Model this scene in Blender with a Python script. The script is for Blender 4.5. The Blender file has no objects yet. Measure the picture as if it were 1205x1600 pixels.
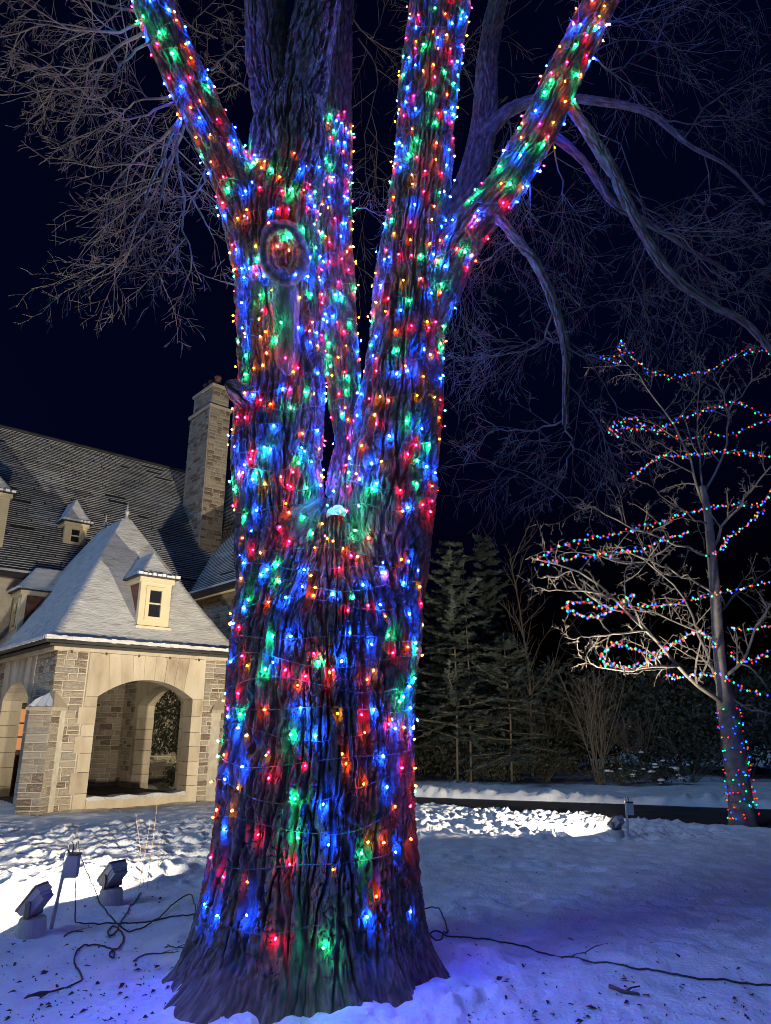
import bpy, math, random
import numpy as np
from mathutils import Vector, Matrix, Quaternion

S = bpy.context.scene
COL = S.collection
PI = math.pi

# ------------------------------------------------------------------ camera
EYE = 1.6
PITCH = math.radians(17.0)
FPX = 1100.0                      # focal length in photo pixels (photo 1205 x 1600)
cam_d = bpy.data.cameras.new('camera')
cam_d.sensor_fit = 'VERTICAL'
cam_d.sensor_height = 36.0
cam_d.lens = FPX / 1600.0 * 36.0
cam_d.clip_start = 0.05
cam_d.clip_end = 2000
cam = bpy.data.objects.new('camera', cam_d)
COL.objects.link(cam)
cam.location = (0, 0, EYE)
cam.rotation_euler = (PI / 2 + PITCH, 0, 0)
S.camera = cam

# ------------------------------------------------------------------ world, added blue fill light, exposure
W = bpy.data.worlds.new('World')
S.world = W
W.use_nodes = True
wn = W.node_tree
bg = wn.nodes['Background']
sky = wn.nodes.new('ShaderNodeTexSky')
sky.sky_type = 'NISHITA'
sky.sun_disc = False
sky.sun_elevation = math.radians(-4.0)
sky.ozone_density = 4.0
sky.sun_rotation = math.radians(240.0)
tint = wn.nodes.new('ShaderNodeMixRGB')
tint.blend_type = 'MULTIPLY'; tint.inputs[0].default_value = 1.0
tint.inputs[2].default_value = (.45, .75, 1.0, 1)
wn.links.new(sky.outputs[0], tint.inputs[1])
wn.links.new(tint.outputs[0], bg.inputs[0])
bg.inputs[1].default_value = 0.52
sun_d = bpy.data.lights.new('blue_fill', 'SUN')  # soft blue fill, added to brighten the foreground snow and bark
sun_d.energy = 0.80
sun_d.color = (0.28, 0.54, 1.0)
sun_d.angle = math.radians(20)
sun = bpy.data.objects.new('blue_fill', sun_d)
COL.objects.link(sun)
sun.rotation_euler = Vector((.80, .45, -.75)).to_track_quat('-Z', 'Y').to_euler()
S.view_settings.view_transform = 'Standard'
S.view_settings.look = 'None'
S.view_settings.exposure = 0.0
S.view_settings.gamma = 1.0
S.cycles.use_denoising = True
S.cycles.use_light_tree = True
S.cycles.filter_width = 1.0
S.cycles.max_bounces = 4
S.cycles.diffuse_bounces = 2
S.cycles.glossy_bounces = 2
S.cycles.transmission_bounces = 2
S.cycles.caustics_reflective = False
S.cycles.caustics_refractive = False
S.cycles.sample_clamp_indirect = 3.0

BULB_POWER = 270.0
FLOOD_POWER = 430.0
FLOOD_COLOR = (1.0, 0.86, 0.62)

# ------------------------------------------------------------------ geometry helpers
CP, SP = math.cos(PITCH), math.sin(PITCH)
def yfac(py): return FPX * CP + (py - 800.0) * SP
def ray(px, py):
    v = py - 800.0
    return Vector((px - 602.5, FPX * CP + v * SP, -v * CP + FPX * SP))
def at(px, py, d):
    r = ray(px, py)
    return Vector((r.x * d / r.y, d, EYE + r.z * d / r.y))
def on_ground(px, py, z=0.0):
    r = ray(px, py)
    d = (z - EYE) * r.y / r.z
    return Vector((r.x * d / r.y, d, z))
def metres(px, py, d): return px * d / yfac(py)

def _hash(ix, iy, iz, seed):
    h = (ix.astype(np.int64) * 374761393 + iy.astype(np.int64) * 668265263 + iz.astype(np.int64) * 2147483647 + seed * 144665) & 0xffffffff
    h = ((h ^ (h >> 13)) * 1274126177) & 0xffffffff
    h = ((h ^ (h >> 16)) * 2246822519) & 0xffffffff
    return (h ^ (h >> 15)) & 0xffffffff
_G = np.array([[1,1,0],[-1,1,0],[1,-1,0],[-1,-1,0],[1,0,1],[-1,0,1],[1,0,-1],[-1,0,-1],[0,1,1],[0,-1,1],[0,1,-1],[0,-1,-1]], float)
def noise3(x, y, z, seed=0):
    x = np.asarray(x, float); y = np.asarray(y, float); z = np.asarray(z, float)
    x, y, z = np.broadcast_arrays(x, y, z)
    ix, iy, iz = np.floor(x), np.floor(y), np.floor(z)
    fx, fy, fz = x - ix, y - iy, z - iz
    ix = ix.astype(np.int64); iy = iy.astype(np.int64); iz = iz.astype(np.int64)
    ux, uy, uz = [f * f * f * (f * (f * 6 - 15) + 10) for f in (fx, fy, fz)]
    def g(a, b, c):
        k = _G[_hash(ix + a, iy + b, iz + c, seed) % 12]
        return k[..., 0] * (fx - a) + k[..., 1] * (fy - b) + k[..., 2] * (fz - c)
    l = lambda a, b, t: a + (b - a) * t
    return l(l(l(g(0,0,0), g(1,0,0), ux), l(g(0,1,0), g(1,1,0), ux), uy),
             l(l(g(0,0,1), g(1,0,1), ux), l(g(0,1,1), g(1,1,1), ux), uy), uz)

def sstep(a, b, x):
    t = np.clip((np.asarray(x, float) - a) / (b - a), 0, 1)
    return t * t * (3 - 2 * t)

class MB:
    """collects faces of ONE mesh"""
    def __init__(self):
        self.v = []; self.f = []; self.m = []
    def face(self, pts, mi=0):
        b = len(self.v)
        self.v += [tuple(p) for p in pts]
        self.f.append(tuple(range(b, b + len(pts)))); self.m.append(mi)
    def box(self, x0, x1, y0, y1, z0, z1, mi=0):
        b = len(self.v)
        self.v += [(x0,y0,z0),(x1,y0,z0),(x1,y1,z0),(x0,y1,z0),(x0,y0,z1),(x1,y0,z1),(x1,y1,z1),(x0,y1,z1)]
        for q in ((0,3,2,1),(4,5,6,7),(0,1,5,4),(1,2,6,5),(2,3,7,6),(3,0,4,7)):
            self.f.append(tuple(b + i for i in q)); self.m.append(mi)
    def prism(self, poly, fn, b0, b1, mi=0):
        """poly of (a, z) pairs extruded from depth b0 to b1; fn(a, b, z) -> point"""
        b = len(self.v); n = len(poly)
        self.v += [tuple(fn(a, b0, z)) for a, z in poly] + [tuple(fn(a, b1, z)) for a, z in poly]
        self.f.append(tuple(range(b, b + n))); self.m.append(mi)
        self.f.append(tuple(range(b + 2 * n - 1, b + n - 1, -1))); self.m.append(mi)
        for i in range(n):
            j = (i + 1) % n
            self.f.append((b + i, b + n + i, b + n + j, b + j)); self.m.append(mi)
    def tube(self, pts, rad, n=4, mi=0, cap=True):
        pts = [Vector(p) for p in pts]
        if not hasattr(rad, '__len__'): rad = [rad] * len(pts)
        b = len(self.v); k = len(pts)
        t = (pts[1] - pts[0]).normalized()
        u = t.orthogonal().normalized()
        for i in range(k):
            t2 = (pts[min(i + 1, k - 1)] - pts[max(i - 1, 0)])
            if t2.length < 1e-9: t2 = t
            t2 = t2.normalized()
            u = (u - t2 * u.dot(t2))
            u = u.normalized() if u.length > 1e-6 else t2.orthogonal().normalized()
            w = t2.cross(u)
            for j in range(n):
                a = 2 * PI * j / n
                p = pts[i] + (u * math.cos(a) + w * math.sin(a)) * rad[i]
                self.v.append((p.x, p.y, p.z))
        for i in range(k - 1):
            for j in range(n):
                j2 = (j + 1) % n
                self.f.append((b + i*n + j, b + i*n + j2, b + (i+1)*n + j2, b + (i+1)*n + j)); self.m.append(mi)
        if cap and n > 2:
            self.f.append(tuple(b + j for j in range(n - 1, -1, -1))); self.m.append(mi)
            self.f.append(tuple(b + (k-1)*n + j for j in range(n))); self.m.append(mi)
    def lathe(self, prof, n=16, mi=0, c=(0,0,0)):
        b = len(self.v)
        for r, z in prof:
            for j in range(n):
                a = 2 * PI * j / n
                self.v.append((c[0] + r * math.cos(a), c[1] + r * math.sin(a), c[2] + z))
        for i in range(len(prof) - 1):
            for j in range(n):
                j2 = (j + 1) % n
                self.f.append((b + i*n + j, b + i*n + j2, b + (i+1)*n + j2, b + (i+1)*n + j)); self.m.append(mi)
    def mesh(self, name, mats, smooth=False):
        me = bpy.data.meshes.new(name)
        me.from_pydata(self.v, [], self.f)
        for m in (mats if isinstance(mats, (list, tuple)) else [mats]): me.materials.append(m)
        me.polygons.foreach_set('material_index', self.m)
        if smooth: me.polygons.foreach_set('use_smooth', [True] * len(self.f))
        me.update()
        return me
    def build(self, name, mats, parent=None, smooth=False, kind=None):
        return link(name, self.mesh(name, mats, smooth), parent, kind)

def link(name, me, parent=None, kind=None):
    o = bpy.data.objects.new(name, me)
    COL.objects.link(o)
    if parent is not None: o.parent = parent
    if kind: o['kind'] = kind
    return o

def grid_mesh(name, V, nu, nv, mat, wrap=True, uv=None, smooth=True):
    """V: (nv*nu, 3) array of rings"""
    i = np.arange(nv - 1)[:, None]; j = np.arange(nu if wrap else nu - 1)[None, :]
    j2 = (j + 1) % nu
    a = i * nu + j; b = i * nu + j2; c = (i + 1) * nu + j2; d = (i + 1) * nu + j
    F = np.stack([a, b, c, d], -1).reshape(-1, 4)
    me = bpy.data.meshes.new(name)
    me.vertices.add(len(V)); me.vertices.foreach_set('co', np.ascontiguousarray(V, np.float32).ravel())
    me.loops.add(F.size); me.loops.foreach_set('vertex_index', F.ravel().astype(np.int32))
    me.polygons.add(len(F))
    me.polygons.foreach_set('loop_start', np.arange(0, F.size, 4, dtype=np.int32))
    me.polygons.foreach_set('loop_total', np.full(len(F), 4, np.int32))
    me.polygons.foreach_set('use_smooth', np.full(len(F), smooth))
    me.materials.append(mat)
    if uv is not None:
        l = me.uv_layers.new(name='UVMap')
        U = uv.copy().reshape(-1, 2)[F.ravel()]
        if wrap:      # the seam column
            Uq = U.reshape(-1, 4, 2)
            seam = np.tile(np.arange(j.shape[1]) == nu - 1, nv - 1)
            per = uv.reshape(nv, nu, 2)[:, -1, 0] * nu / (nu - 1.0)
            rows = np.repeat(np.arange(nv - 1), j.shape[1])
            Uq[seam, 1, 0] = per[rows[seam]]; Uq[seam, 2, 0] = per[rows[seam] + 1]
        l.data.foreach_set('uv', np.ascontiguousarray(U, np.float32).ravel())
    me.update(calc_edges=True)
    return me

def tag(o, label, cat, group=None, kind=None):
    o['label'] = label; o['category'] = cat
    if group: o['group'] = group
    if kind: o['kind'] = kind
    return o
def thing(name, label, cat, loc=(0, 0, 0), rz=0.0, group=None):
    o = bpy.data.objects.new(name, None); COL.objects.link(o)
    o.empty_display_size = 0.2
    o.location = loc; o.rotation_euler = (0, 0, rz)
    return tag(o, label, cat, group)

def catmull(P, n):
    P = [np.asarray(p, float) for p in P]
    Q = [2 * P[0] - P[1]] + P + [2 * P[-1] - P[-2]]
    out = []
    for k in range(n):
        x = k / (n - 1) * (len(P) - 1)
        i = min(int(x), len(P) - 2); t = x - i
        a, b, c, d = Q[i], Q[i+1], Q[i+2], Q[i+3]
        out.append(0.5 * (2*b + (c - a)*t + (2*a - 5*b + 4*c - d)*t*t + (3*b - a - 3*c + d)*t**3))
    return np.array(out)

# ------------------------------------------------------------------ materials
def mat(name, col, rough=0.7, spec=0.3, metal=0.0, emit=None, estr=0.0):
    m = bpy.data.materials.new(name); m.use_nodes = True
    p = m.node_tree.nodes['Principled BSDF']
    p.inputs['Base Color'].default_value = (*col, 1)
    p.inputs['Roughness'].default_value = rough
    p.inputs['Specular IOR Level'].default_value = spec
    p.inputs['Metallic'].default_value = metal
    if emit:
        p.inputs['Emission Color'].default_value = (*emit, 1)
        p.inputs['Emission Strength'].default_value = estr
    return m
def N(m, t): return m.node_tree.nodes.new(t)
def L(m, a, b): m.node_tree.links.new(a, b)
def P_(m): return m.node_tree.nodes['Principled BSDF']
def noise_col(m, cols, scale=8.0, detail=5.0, coord='Object', stretch=(1,1,1), bump=0.0, bscale=None, dist=0.01, rand=0.0, distort=0.0):
    """colour ramp over noise, plus bump; rand mixes in a per-object shift"""
    tc = N(m, 'ShaderNodeTexCoord'); mp = N(m, 'ShaderNodeMapping')
    mp.inputs['Scale'].default_value = stretch
    L(m, tc.outputs[coord], mp.inputs[0])
    n = N(m, 'ShaderNodeTexNoise'); n.inputs['Scale'].default_value = scale; n.inputs['Detail'].default_value = detail
    n.inputs['Distortion'].default_value = distort
    L(m, mp.outputs[0], n.inputs['Vector'])
    r = N(m, 'ShaderNodeValToRGB')
    els = r.color_ramp.elements
    while len(els) < len(cols): els.new(0.5)
    for i, (pos, c) in enumerate(cols):
        els[i].position = pos; els[i].color = (*c, 1)
    src = n.outputs['Fac']
    if rand:
        oi = N(m, 'ShaderNodeObjectInfo')
        ma = N(m, 'ShaderNodeMath'); ma.operation = 'MULTIPLY_ADD'
        ma.inputs[1].default_value = rand; ma.inputs[2].default_value = -rand / 2
        L(m, oi.outputs['Random'], ma.inputs[0])
        ad = N(m, 'ShaderNodeMath'); ad.operation = 'ADD'
        L(m, src, ad.inputs[0]); L(m, ma.outputs[0], ad.inputs[1]); src = ad.outputs[0]
    L(m, src, r.inputs[0]); L(m, r.outputs[0], P_(m).inputs['Base Color'])
    if bump:
        n2 = N(m, 'ShaderNodeTexNoise'); n2.inputs['Scale'].default_value = bscale or scale * 3; n2.inputs['Detail'].default_value = 6
        L(m, mp.outputs[0], n2.inputs['Vector'])
        b = N(m, 'ShaderNodeBump'); b.inputs['Strength'].default_value = bump; b.inputs['Distance'].default_value = dist
        L(m, n2.outputs['Fac'], b.inputs['Height']); L(m, b.outputs[0], P_(m).inputs['Normal'])
    return m

M = {}
M['snow'] = noise_col(mat('snow', (.8,.82,.85), .65, .3), [(.3,(.66,.69,.74)),(.62,(.84,.86,.89))], 2.2, 8, bump=.8, bscale=34, dist=.02)
M['roof_snow'] = noise_col(mat('roof_snow', (.7,.72,.74), .7, .2), [(.28,(.42,.42,.43)),(.40,(.60,.61,.62)),(.7,(.76,.77,.78))], 2.6, 9, stretch=(1,1,3.5), bump=.6, bscale=9, dist=.03)
M['bark'] = noise_col(mat('bark', (.12,.1,.09), .9, .15), [(.3,(.075,.056,.042)),(.5,(.16,.128,.105)),(.72,(.31,.27,.24))], 12, 9, coord='UV', stretch=(3.4,.6,1), bump=.8, bscale=30, dist=.012)
M['twig'] = noise_col(mat('twig_bark', (.2,.17,.15), .85, .2), [(.3,(.085,.072,.056)),(.7,(.165,.142,.112))], 6, 4)
M['pale_twig'] = noise_col(mat('pale_twig_bark', (.3,.27,.24), .85, .2), [(.3,(.14,.125,.11)),(.7,(.27,.245,.22))], 6, 4, bump=.4, bscale=30)
M['scar'] = noise_col(mat('bare_wood', (.4,.33,.3), .8, .2), [(.3,(.16,.125,.11)),(.7,(.36,.30,.27))], 9, 8, stretch=(1.5,1.5,.25), bump=1.0, bscale=30, dist=.03)
M['stone'] = noise_col(mat('wall_stone', (.4,.34,.27), .9, .15),
    [(.14,(.20,.15,.12)),(.28,(.33,.275,.22)),(.44,(.44,.38,.305)),(.58,(.52,.455,.36)),(.72,(.46,.415,.35)),(.9,(.33,.30,.26))], 5, 7, bump=1.0, bscale=13, dist=.03, rand=.8)
M['limestone'] = noise_col(mat('limestone', (.56,.49,.37), .85, .2), [(.2,(.30,.24,.18)),(.36,(.43,.365,.275)),(.55,(.52,.45,.345)),(.8,(.60,.53,.42))], 2.2, 9, bump=.9, bscale=14, dist=.02, rand=.34, stretch=(1.6,1.6,.55))
M['mortar'] = noise_col(mat('mortar', (.55,.5,.42), .95, .1), [(.3,(.52,.47,.385)),(.7,(.66,.61,.51))], 8, 5)
M['cream'] = noise_col(mat('cream_paint', (.72,.63,.42), .5, .4), [(.3,(.66,.57,.38)),(.7,(.76,.67,.46))], 3, 5)
M['brickred'] = noise_col(mat('red_cheek', (.2,.1,.07), .9, .1), [(.3,(.11,.055,.04)),(.7,(.27,.14,.10))], 8, 6, bump=.5, bscale=30)
M['slate'] = noise_col(mat('slate', (.06,.06,.065), .7, .3), [(.3,(.025,.025,.03)),(.7,(.06,.058,.06))], 5, 6, bump=.4, bscale=20)
M['gutter'] = mat('dark_gutter', (.03,.028,.027), .5, .4)
M['glass'] = mat('dark_glass', (.02,.022,.03), .06, .6)
M['metal'] = mat('grey_metal', (.5,.5,.5), .5, .5, .1)
M['darkmetal'] = mat('dark_metal', (.07,.07,.075), .4, .5)
M['bucket'] = noise_col(mat('concrete_base', (.35,.33,.3), .85, .2), [(.3,(.45,.43,.39)),(.7,(.6,.57,.52))], 12, 6, bump=.3)
M['cord'] = mat('black_cord', (.03,.032,.035), .55, .4)
M['greencord'] = mat('green_cord', (.09,.13,.11), .5, .4)
M['asphalt'] = noise_col(mat('asphalt', (.035,.035,.037), .75, .3), [(.3,(.022,.022,.024)),(.62,(.045,.045,.048)),(.8,(.10,.10,.105))], 1.7, 9, bump=.5, bscale=60)
M['lens'] = mat('flood_lens', (.9,.9,.85), .3, .5, 0, FLOOD_COLOR, 12.0)
M['needles'] = noise_col(mat('conifer_needles', (.07,.09,.06), .75, .2), [(.3,(.035,.052,.048)),(.7,(.09,.115,.105))], 3, 4)
M['evergreen'] = noise_col(mat('evergreen_leaves', (.05,.06,.04), .6, .3), [(.3,(.03,.04,.028)),(.7,(.08,.085,.06))], 3, 4)
M['leaf'] = noise_col(mat('dead_leaf', (.08,.05,.035), .85, .1), [(.3,(.04,.026,.018)),(.7,(.13,.085,.06))], 5, 4)
M['amber_pane'] = mat('lit_amber_pane', (.5,.25,.1), .5, .3, 0, (1.0, .36, .12), .42)
M['wood'] = noise_col(mat('dark_wood', (.08,.05,.03), .6, .3), [(.3,(.05,.03,.02)),(.7,(.12,.075,.045))], 4, 6, stretch=(6,6,.6))
M['bin'] = noise_col(mat('bin_plastic', (.42,.41,.4), .6, .3), [(.3,(.36,.35,.34)),(.7,(.5,.49,.47))], 3, 5)
BULBS = {'red': (1.0, .004, .045), 'orange': (1.0, .075, .004), 'amber': (1.0, .32, .012), 'green': (.008, 1.0, .36), 'blue': (.004, .050, 1.0)}
BSTR = {'red': 1.0, 'orange': .75, 'amber': .42, 'green': 1.9, 'blue': 8.5}
for k, c in BULBS.items():
    M['small_bulb_' + k] = mat('distant_' + k + '_bulb', tuple(min(1, x * .6) for x in c), .3, .5, 0, c, 2.4 * min(2.6, BSTR[k] ** .6))
    M['bulb_' + k] = mat('glowing_' + k + '_bulb', tuple(min(1, x * .6) for x in c), .3, .5, 0, c, BULB_POWER * BSTR[k])

# ------------------------------------------------------------------ ground
RN = [(-4.5, 18.6), (-1.5, 17.8), (.7, 16.2), (3.3, 14.55), (6.35, 12.6), (10, 10.0), (20, 2.0)]     # near edge of the drive
RF = [(-4.5, 21.0), (-1.5, 19.7), (.8, 18.4), (4.0, 17.2), (8.0, 15.7), (14, 12.5), (28, 4.0)]        # far edge
def _edge_y(E, x):
    return np.interp(x, [p[0] for p in E], [p[1] for p in E])
rng = np.random.default_rng(5)
FEET = []
for _ in range(420):                       # footprints in the two trampled patches
    if rng.random() < .55: x, y = rng.uniform(-7.0, -1.0), rng.uniform(8.2, 13.4)
    else: x, y = rng.uniform(-.2, 4.2), rng.uniform(11.4, 16.0)
    FEET.append((x, y, rng.uniform(0, PI), rng.uniform(.10, .17), rng.uniform(.035, .08)))
for tr in range(16):                        # walking tracks in front
    x, y = rng.uniform(-3, 5), rng.uniform(5, 11.5); a = rng.uniform(-.4, .4)
    for k in range(9):
        FEET.append((x, y + .1 * (-1) ** k, a, rng.uniform(.09, .13), rng.uniform(.012, .03))); x += .55 * math.cos(a); y += .55 * math.sin(a); a += rng.uniform(-.2, .2)
TREE_D = 5.5
TREE_X = metres(520 - 602.5, 1500, TREE_D)
def ground_h(x, y):
    x = np.asarray(x, float); y = np.asarray(y, float)
    h = .045 * noise3(x * .45, y * .45, 0, 3) + .030 * noise3(x * 1.9, y * 2.1, 0, 4) + .022 * noise3(x * 4.6, y * 4.6, 0, 5) + .013 * noise3(x * 10, y * 10, 0, 6) + .010 * np.abs(noise3(x * 19, y * 19, 0, 16))
    tr = np.clip(sstep(8.0, 9.2, y + .33 * (x + 2)) * sstep(.3, -.9, x) * sstep(13.6, 12.4, y)
                 + sstep(11.0, 11.8, y) * sstep(-.8, .2, x) * sstep(6.5, 4.4, x), 0, 1)
    tr = tr * np.clip(.55 + 1.2 * noise3(x * .6, y * .6, 0, 11), .12, 1)
    lump = .05 * np.abs(noise3(x * 3.6, y * 3.0, 0, 7)) + .06 * np.abs(noise3(x * 7.0, y * 6, 0, 8)) + .035 * noise3(x * 14, y * 11, 0, 18)
    h = h + tr * (lump - .02) * (1 + .9 * sstep(-.5, .5, x))
    # ploughed lumps along the drive
    yn, yf = _edge_y(RN, x), _edge_y(RF, x)
    nearb = np.exp(-((yn - .35 - y) / .33) ** 2); farb = np.exp(-((y - yf - .55) / .5) ** 2)
    chunk = .5 + 1.4 * np.abs(noise3(x * 2.6, y * 2.6, 0, 9)) + .6 * np.abs(noise3(x * 6, y * 6, 0, 10))
    h = h + .035 * nearb * chunk + .17 * farb * chunk * (.5 + .9 * np.clip(noise3(x * .5, 0 * x, 0, 12) + .35, 0, 1))
    road = sstep(yn - .12, yn + .16, y) * sstep(yf + .1, yf - .15, y)
    h = h * (1 - road) - .07 * road
    # snow drawn up round the foot of the big tree
    rr = np.hypot(x - TREE_X, (y - TREE_D) * 1.0)
    ang = np.arctan2(y - TREE_D, x - TREE_X)
    h = h + .065 * np.exp(-((rr - .95) / .30) ** 2) * (.55 + 1.2 * noise3(np.cos(ang) * 2.0, np.sin(ang) * 2.0, 0, 14) + 1.0 * noise3(x * 6, y * 6, 0, 15) + .5 * noise3(x * 14, y * 14, 0, 17)).clip(0, 1.6)
    return h
def gz(x, y): return float(ground_h(np.array([x]), np.array([y]))[0])

def build_ground():
    rows = np.concatenate([np.linspace(.03, 4, 26, endpoint=False), np.linspace(4, 16.5, 310, endpoint=False),
                           np.linspace(16.5, 30, 90, endpoint=False), np.geomspace(30, 900, 26)])
    A = math.radians(40)
    ang = np.concatenate([np.linspace(-A, A, 400), np.linspace(A, 2 * PI - A, 62)[1:-1]])
    R, T = np.meshgrid(rows, ang, indexing='ij')
    X = R * np.sin(T); Y = R * np.cos(T)
    Z = ground_h(X, Y) * np.where(R < 40, 1, 0)
    for (fx, fy, fa, fs, fd) in FEET:
        m = (np.abs(X - fx) < .45) & (np.abs(Y - fy) < .45)
        if not m.any(): continue
        dx, dy = X[m] - fx, Y[m] - fy
        u = (dx * math.cos(fa) + dy * math.sin(fa)) / (fs * 1.35); w = (-dx * math.sin(fa) + dy * math.cos(fa)) / (fs * .75)
        q = np.sqrt(u * u + w * w)
        Z[m] += -fd * sstep(1.15, .55, q) + fd * .45 * np.exp(-((q - 1.35) / .28) ** 2)
    V = np.stack([X, Y, Z], -1).reshape(-1, 3)
    me = grid_mesh('ground', V, len(ang), len(rows), M['snow'])
    # close the hole under the camera
    g = link('ground', me, kind='structure')
    g['label'] = 'snow covered lawn and drive edge'
    mb = MB()
    n = 60
    xs = np.linspace(-4.5, 24, n)
    for i in range(n - 1):
        a, b = xs[i], xs[i + 1]
        mb.face([(a, _edge_y(RN, a) - .3, -.02), (b, _edge_y(RN, b) - .3, -.02), (b, _edge_y(RF, b) + .3, -.02), (a, _edge_y(RF, a) + .3, -.02)])
    r = mb.build('road', M['asphalt'], kind='structure')
    r['label'] = 'dark cleared asphalt drive'
build_ground()

# ------------------------------------------------------------------ stone porch and house (local frame s along the facade, t inwards)
C0 = Vector((-6.76, 14.71, 0)); ROT = math.atan2(.664, .748)
rs = random.Random(7)
def stone_variants():
    out = []
    for k in range(7):
        mb = MB(); c = .07; r = lambda a: rs.uniform(-a, a)
        # local: x width -0.5..0.5, z height -0.5..0.5, y: front at 0, back at 1
        bk = [(-.5,1,-.5),(.5,1,-.5),(.5,1,.5),(-.5,1,.5)]
        rim = [(-.5+r(.012),.35,-.5+r(.04)),(.5+r(.012),.35,-.5+r(.04)),(.5+r(.012),.35,.5+r(.04)),(-.5+r(.012),.35,.5+r(.04))]
        fr = [(-.5+.05+r(.02),.05+r(.12),-.5+.13+r(.05)),(.5-.05+r(.02),.05+r(.12),-.5+.13+r(.05)),(.5-.05+r(.02),.05+r(.12),.5-.13+r(.05)),(-.5+.05+r(.02),.05+r(.12),.5-.13+r(.05))]
        ce = [(-.18+r(.1),-.12+r(.15),r(.14)),(.2+r(.1),-.12+r(.15),r(.14))]
        mb.v = bk + rim + fr + ce
        mb.f = [(4,0,1,5),(5,1,2,6),(6,2,3,7),(7,3,0,4),(8,4,5,9),(9,5,6,10),(10,6,7,11),(11,7,4,8),(8,9,13,12),(9,10,13),(10,11,12,13),(11,8,12)]
        mb.m = [0] * len(mb.f)
        out.append(mb.mesh('stone', M['stone']))
    return out
STONES = stone_variants()
def lay_stones(parent, a0, a1, z0, z1, fn_loc, rz, skip=None, hmin=.11, hmax=.19, wmin=.2, wmax=.52, proud=.018, joint=.016, name='stone', mat_=None):
    """random coursed rubble: each stone an object. fn_loc(a, z) -> local position of the wall surface, rz turns local -y to face outwards"""
    z = z0
    while z < z1 - .05:
        h = rs.uniform(hmin, hmax)
        if z1 - (z + h) < hmin * .7: h = z1 - z
        a = a0
        while a < a1 - .02:
            w = rs.uniform(wmin, wmax) * (1 if h < .15 else .8)
            if a1 - (a + w) < wmin * .55: w = a1 - a
            parts = [(z, h)]
            if h > .16 and w < .35 and rs.random() < .4: parts = [(z, h * .5), (z + h * .5, h * .5)]
            for zz, hh in parts:
                if skip and skip(a, a + w, zz, zz + hh): continue
                o = link(name, rs.choice(STONES), parent)
                p = fn_loc(a + w / 2, zz + hh / 2)
                o.location = p
                o.rotation_euler = (0, 0, rz)
                o.scale = (w - joint, proud * 2.2 * rs.uniform(.75, 1.25), hh - joint * rs.uniform(.8, 1.2))
                # shift so that the front stands proud of the wall surface
                d = Vector((math.sin(rz), -math.cos(rz), 0)) * proud
                o.location = Vector(p) + d
            a += w
        z += h

porch = thing('stone_porch', 'pale stone porch with wide arch and steep snowy hipped roof', 'porch', C0, ROT)
house = thing('stone_house', 'large dark stone house with slate roof and tall chimney behind the porch', 'house', C0, ROT)
PL, PD, PT, ZT = 3.92, 4.9, .45, 3.12     # porch length, depth, wall thickness, wall top
f_front = lambda a, b, z: (a, b, z)
f_left = lambda a, b, z: (b, a, z)
f_right = lambda a, b, z: (PL - b, a, z)

def arch_blocks(parent, fn, a0, a1, sa, sb, spring, rise, top, b0, b1, n, mirror=False):
    """dressed limestone jambs and voussoirs; opening a0..a1, surround sa..sb; each block an object"""
    mid, half = (a0 + a1) / 2, (a1 - a0) / 2
    az = lambda x: spring + rise * (1 - min(1, abs(x)) ** 2.05)
    J = [-1 + 2 * i / n for i in range(n + 1)]
    tops = [sa] + [mid + x * half * 1.12 for x in J[1:-1]] + [sb]
    g = .009
    for i in range(n):
        arc = [(mid + (J[i] + (J[i+1] - J[i]) * q / 5) * half, az(J[i] + (J[i+1] - J[i]) * q / 5)) for q in range(6)]
        poly = []
        if i == 0: poly += [(sa, spring)]
        poly += arc
        if i == n - 1: poly += [(sb, spring)]
        poly += [(tops[i+1], top), (tops[i], top)]
        cx = sum(p[0] for p in poly) / len(poly); cz = sum(p[1] for p in poly) / len(poly)
        poly = [(cx + (p[0] - cx) * (1 - g * 3), cz + (p[1] - cz) * (1 - g)) for p in poly]
        mb = MB(); dp = rs.uniform(-.004, .004); mb.prism(poly, fn, b0 + dp, b1 - .01)
        mb.build('voussoir', M['limestone'], parent)
    core = MB()
    core.prism([(sa + .01, spring)] + [(mid + x / 12 * half, az(x / 12) + .012) for x in range(-12, 13)] + [(sb - .01, spring), (sb - .01, top - .01), (sa + .01, top - .01)], fn, b0 + .014, b1 - .02)
    core.build('arch_core', M['mortar'], parent)
    for (x0, x1, side) in ((sa, a0, 0), (a1, sb, 1)):
        z = 0.0
        k = 0
        while z < spring - .02:
            h = rs.uniform(.20, .42)
            if spring - z - h < .15: h = spring - z
            ext = .1 if (k % 2 and rs.random() < .8) else 0.0
            w0, w1 = (x0 - ext, x1) if side == 0 else (x0, x1 + (0 if not mirror else ext))
            mb = MB(); dp = rs.uniform(-.004, .004)
            mb.prism([(w0 + g/2, z + g/2), (w1 - (g/2 if side == 0 else 0), z + g/2), (w1 - (g/2 if side == 0 else 0), z + h - g/2), (w0 + g/2, z + h - g/2)], fn, b0 + dp - (.004 if ext else 0), b1 - .012)
            mb.build('jamb_stone', M['limestone'], parent)
            z += h; k += 1

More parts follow.
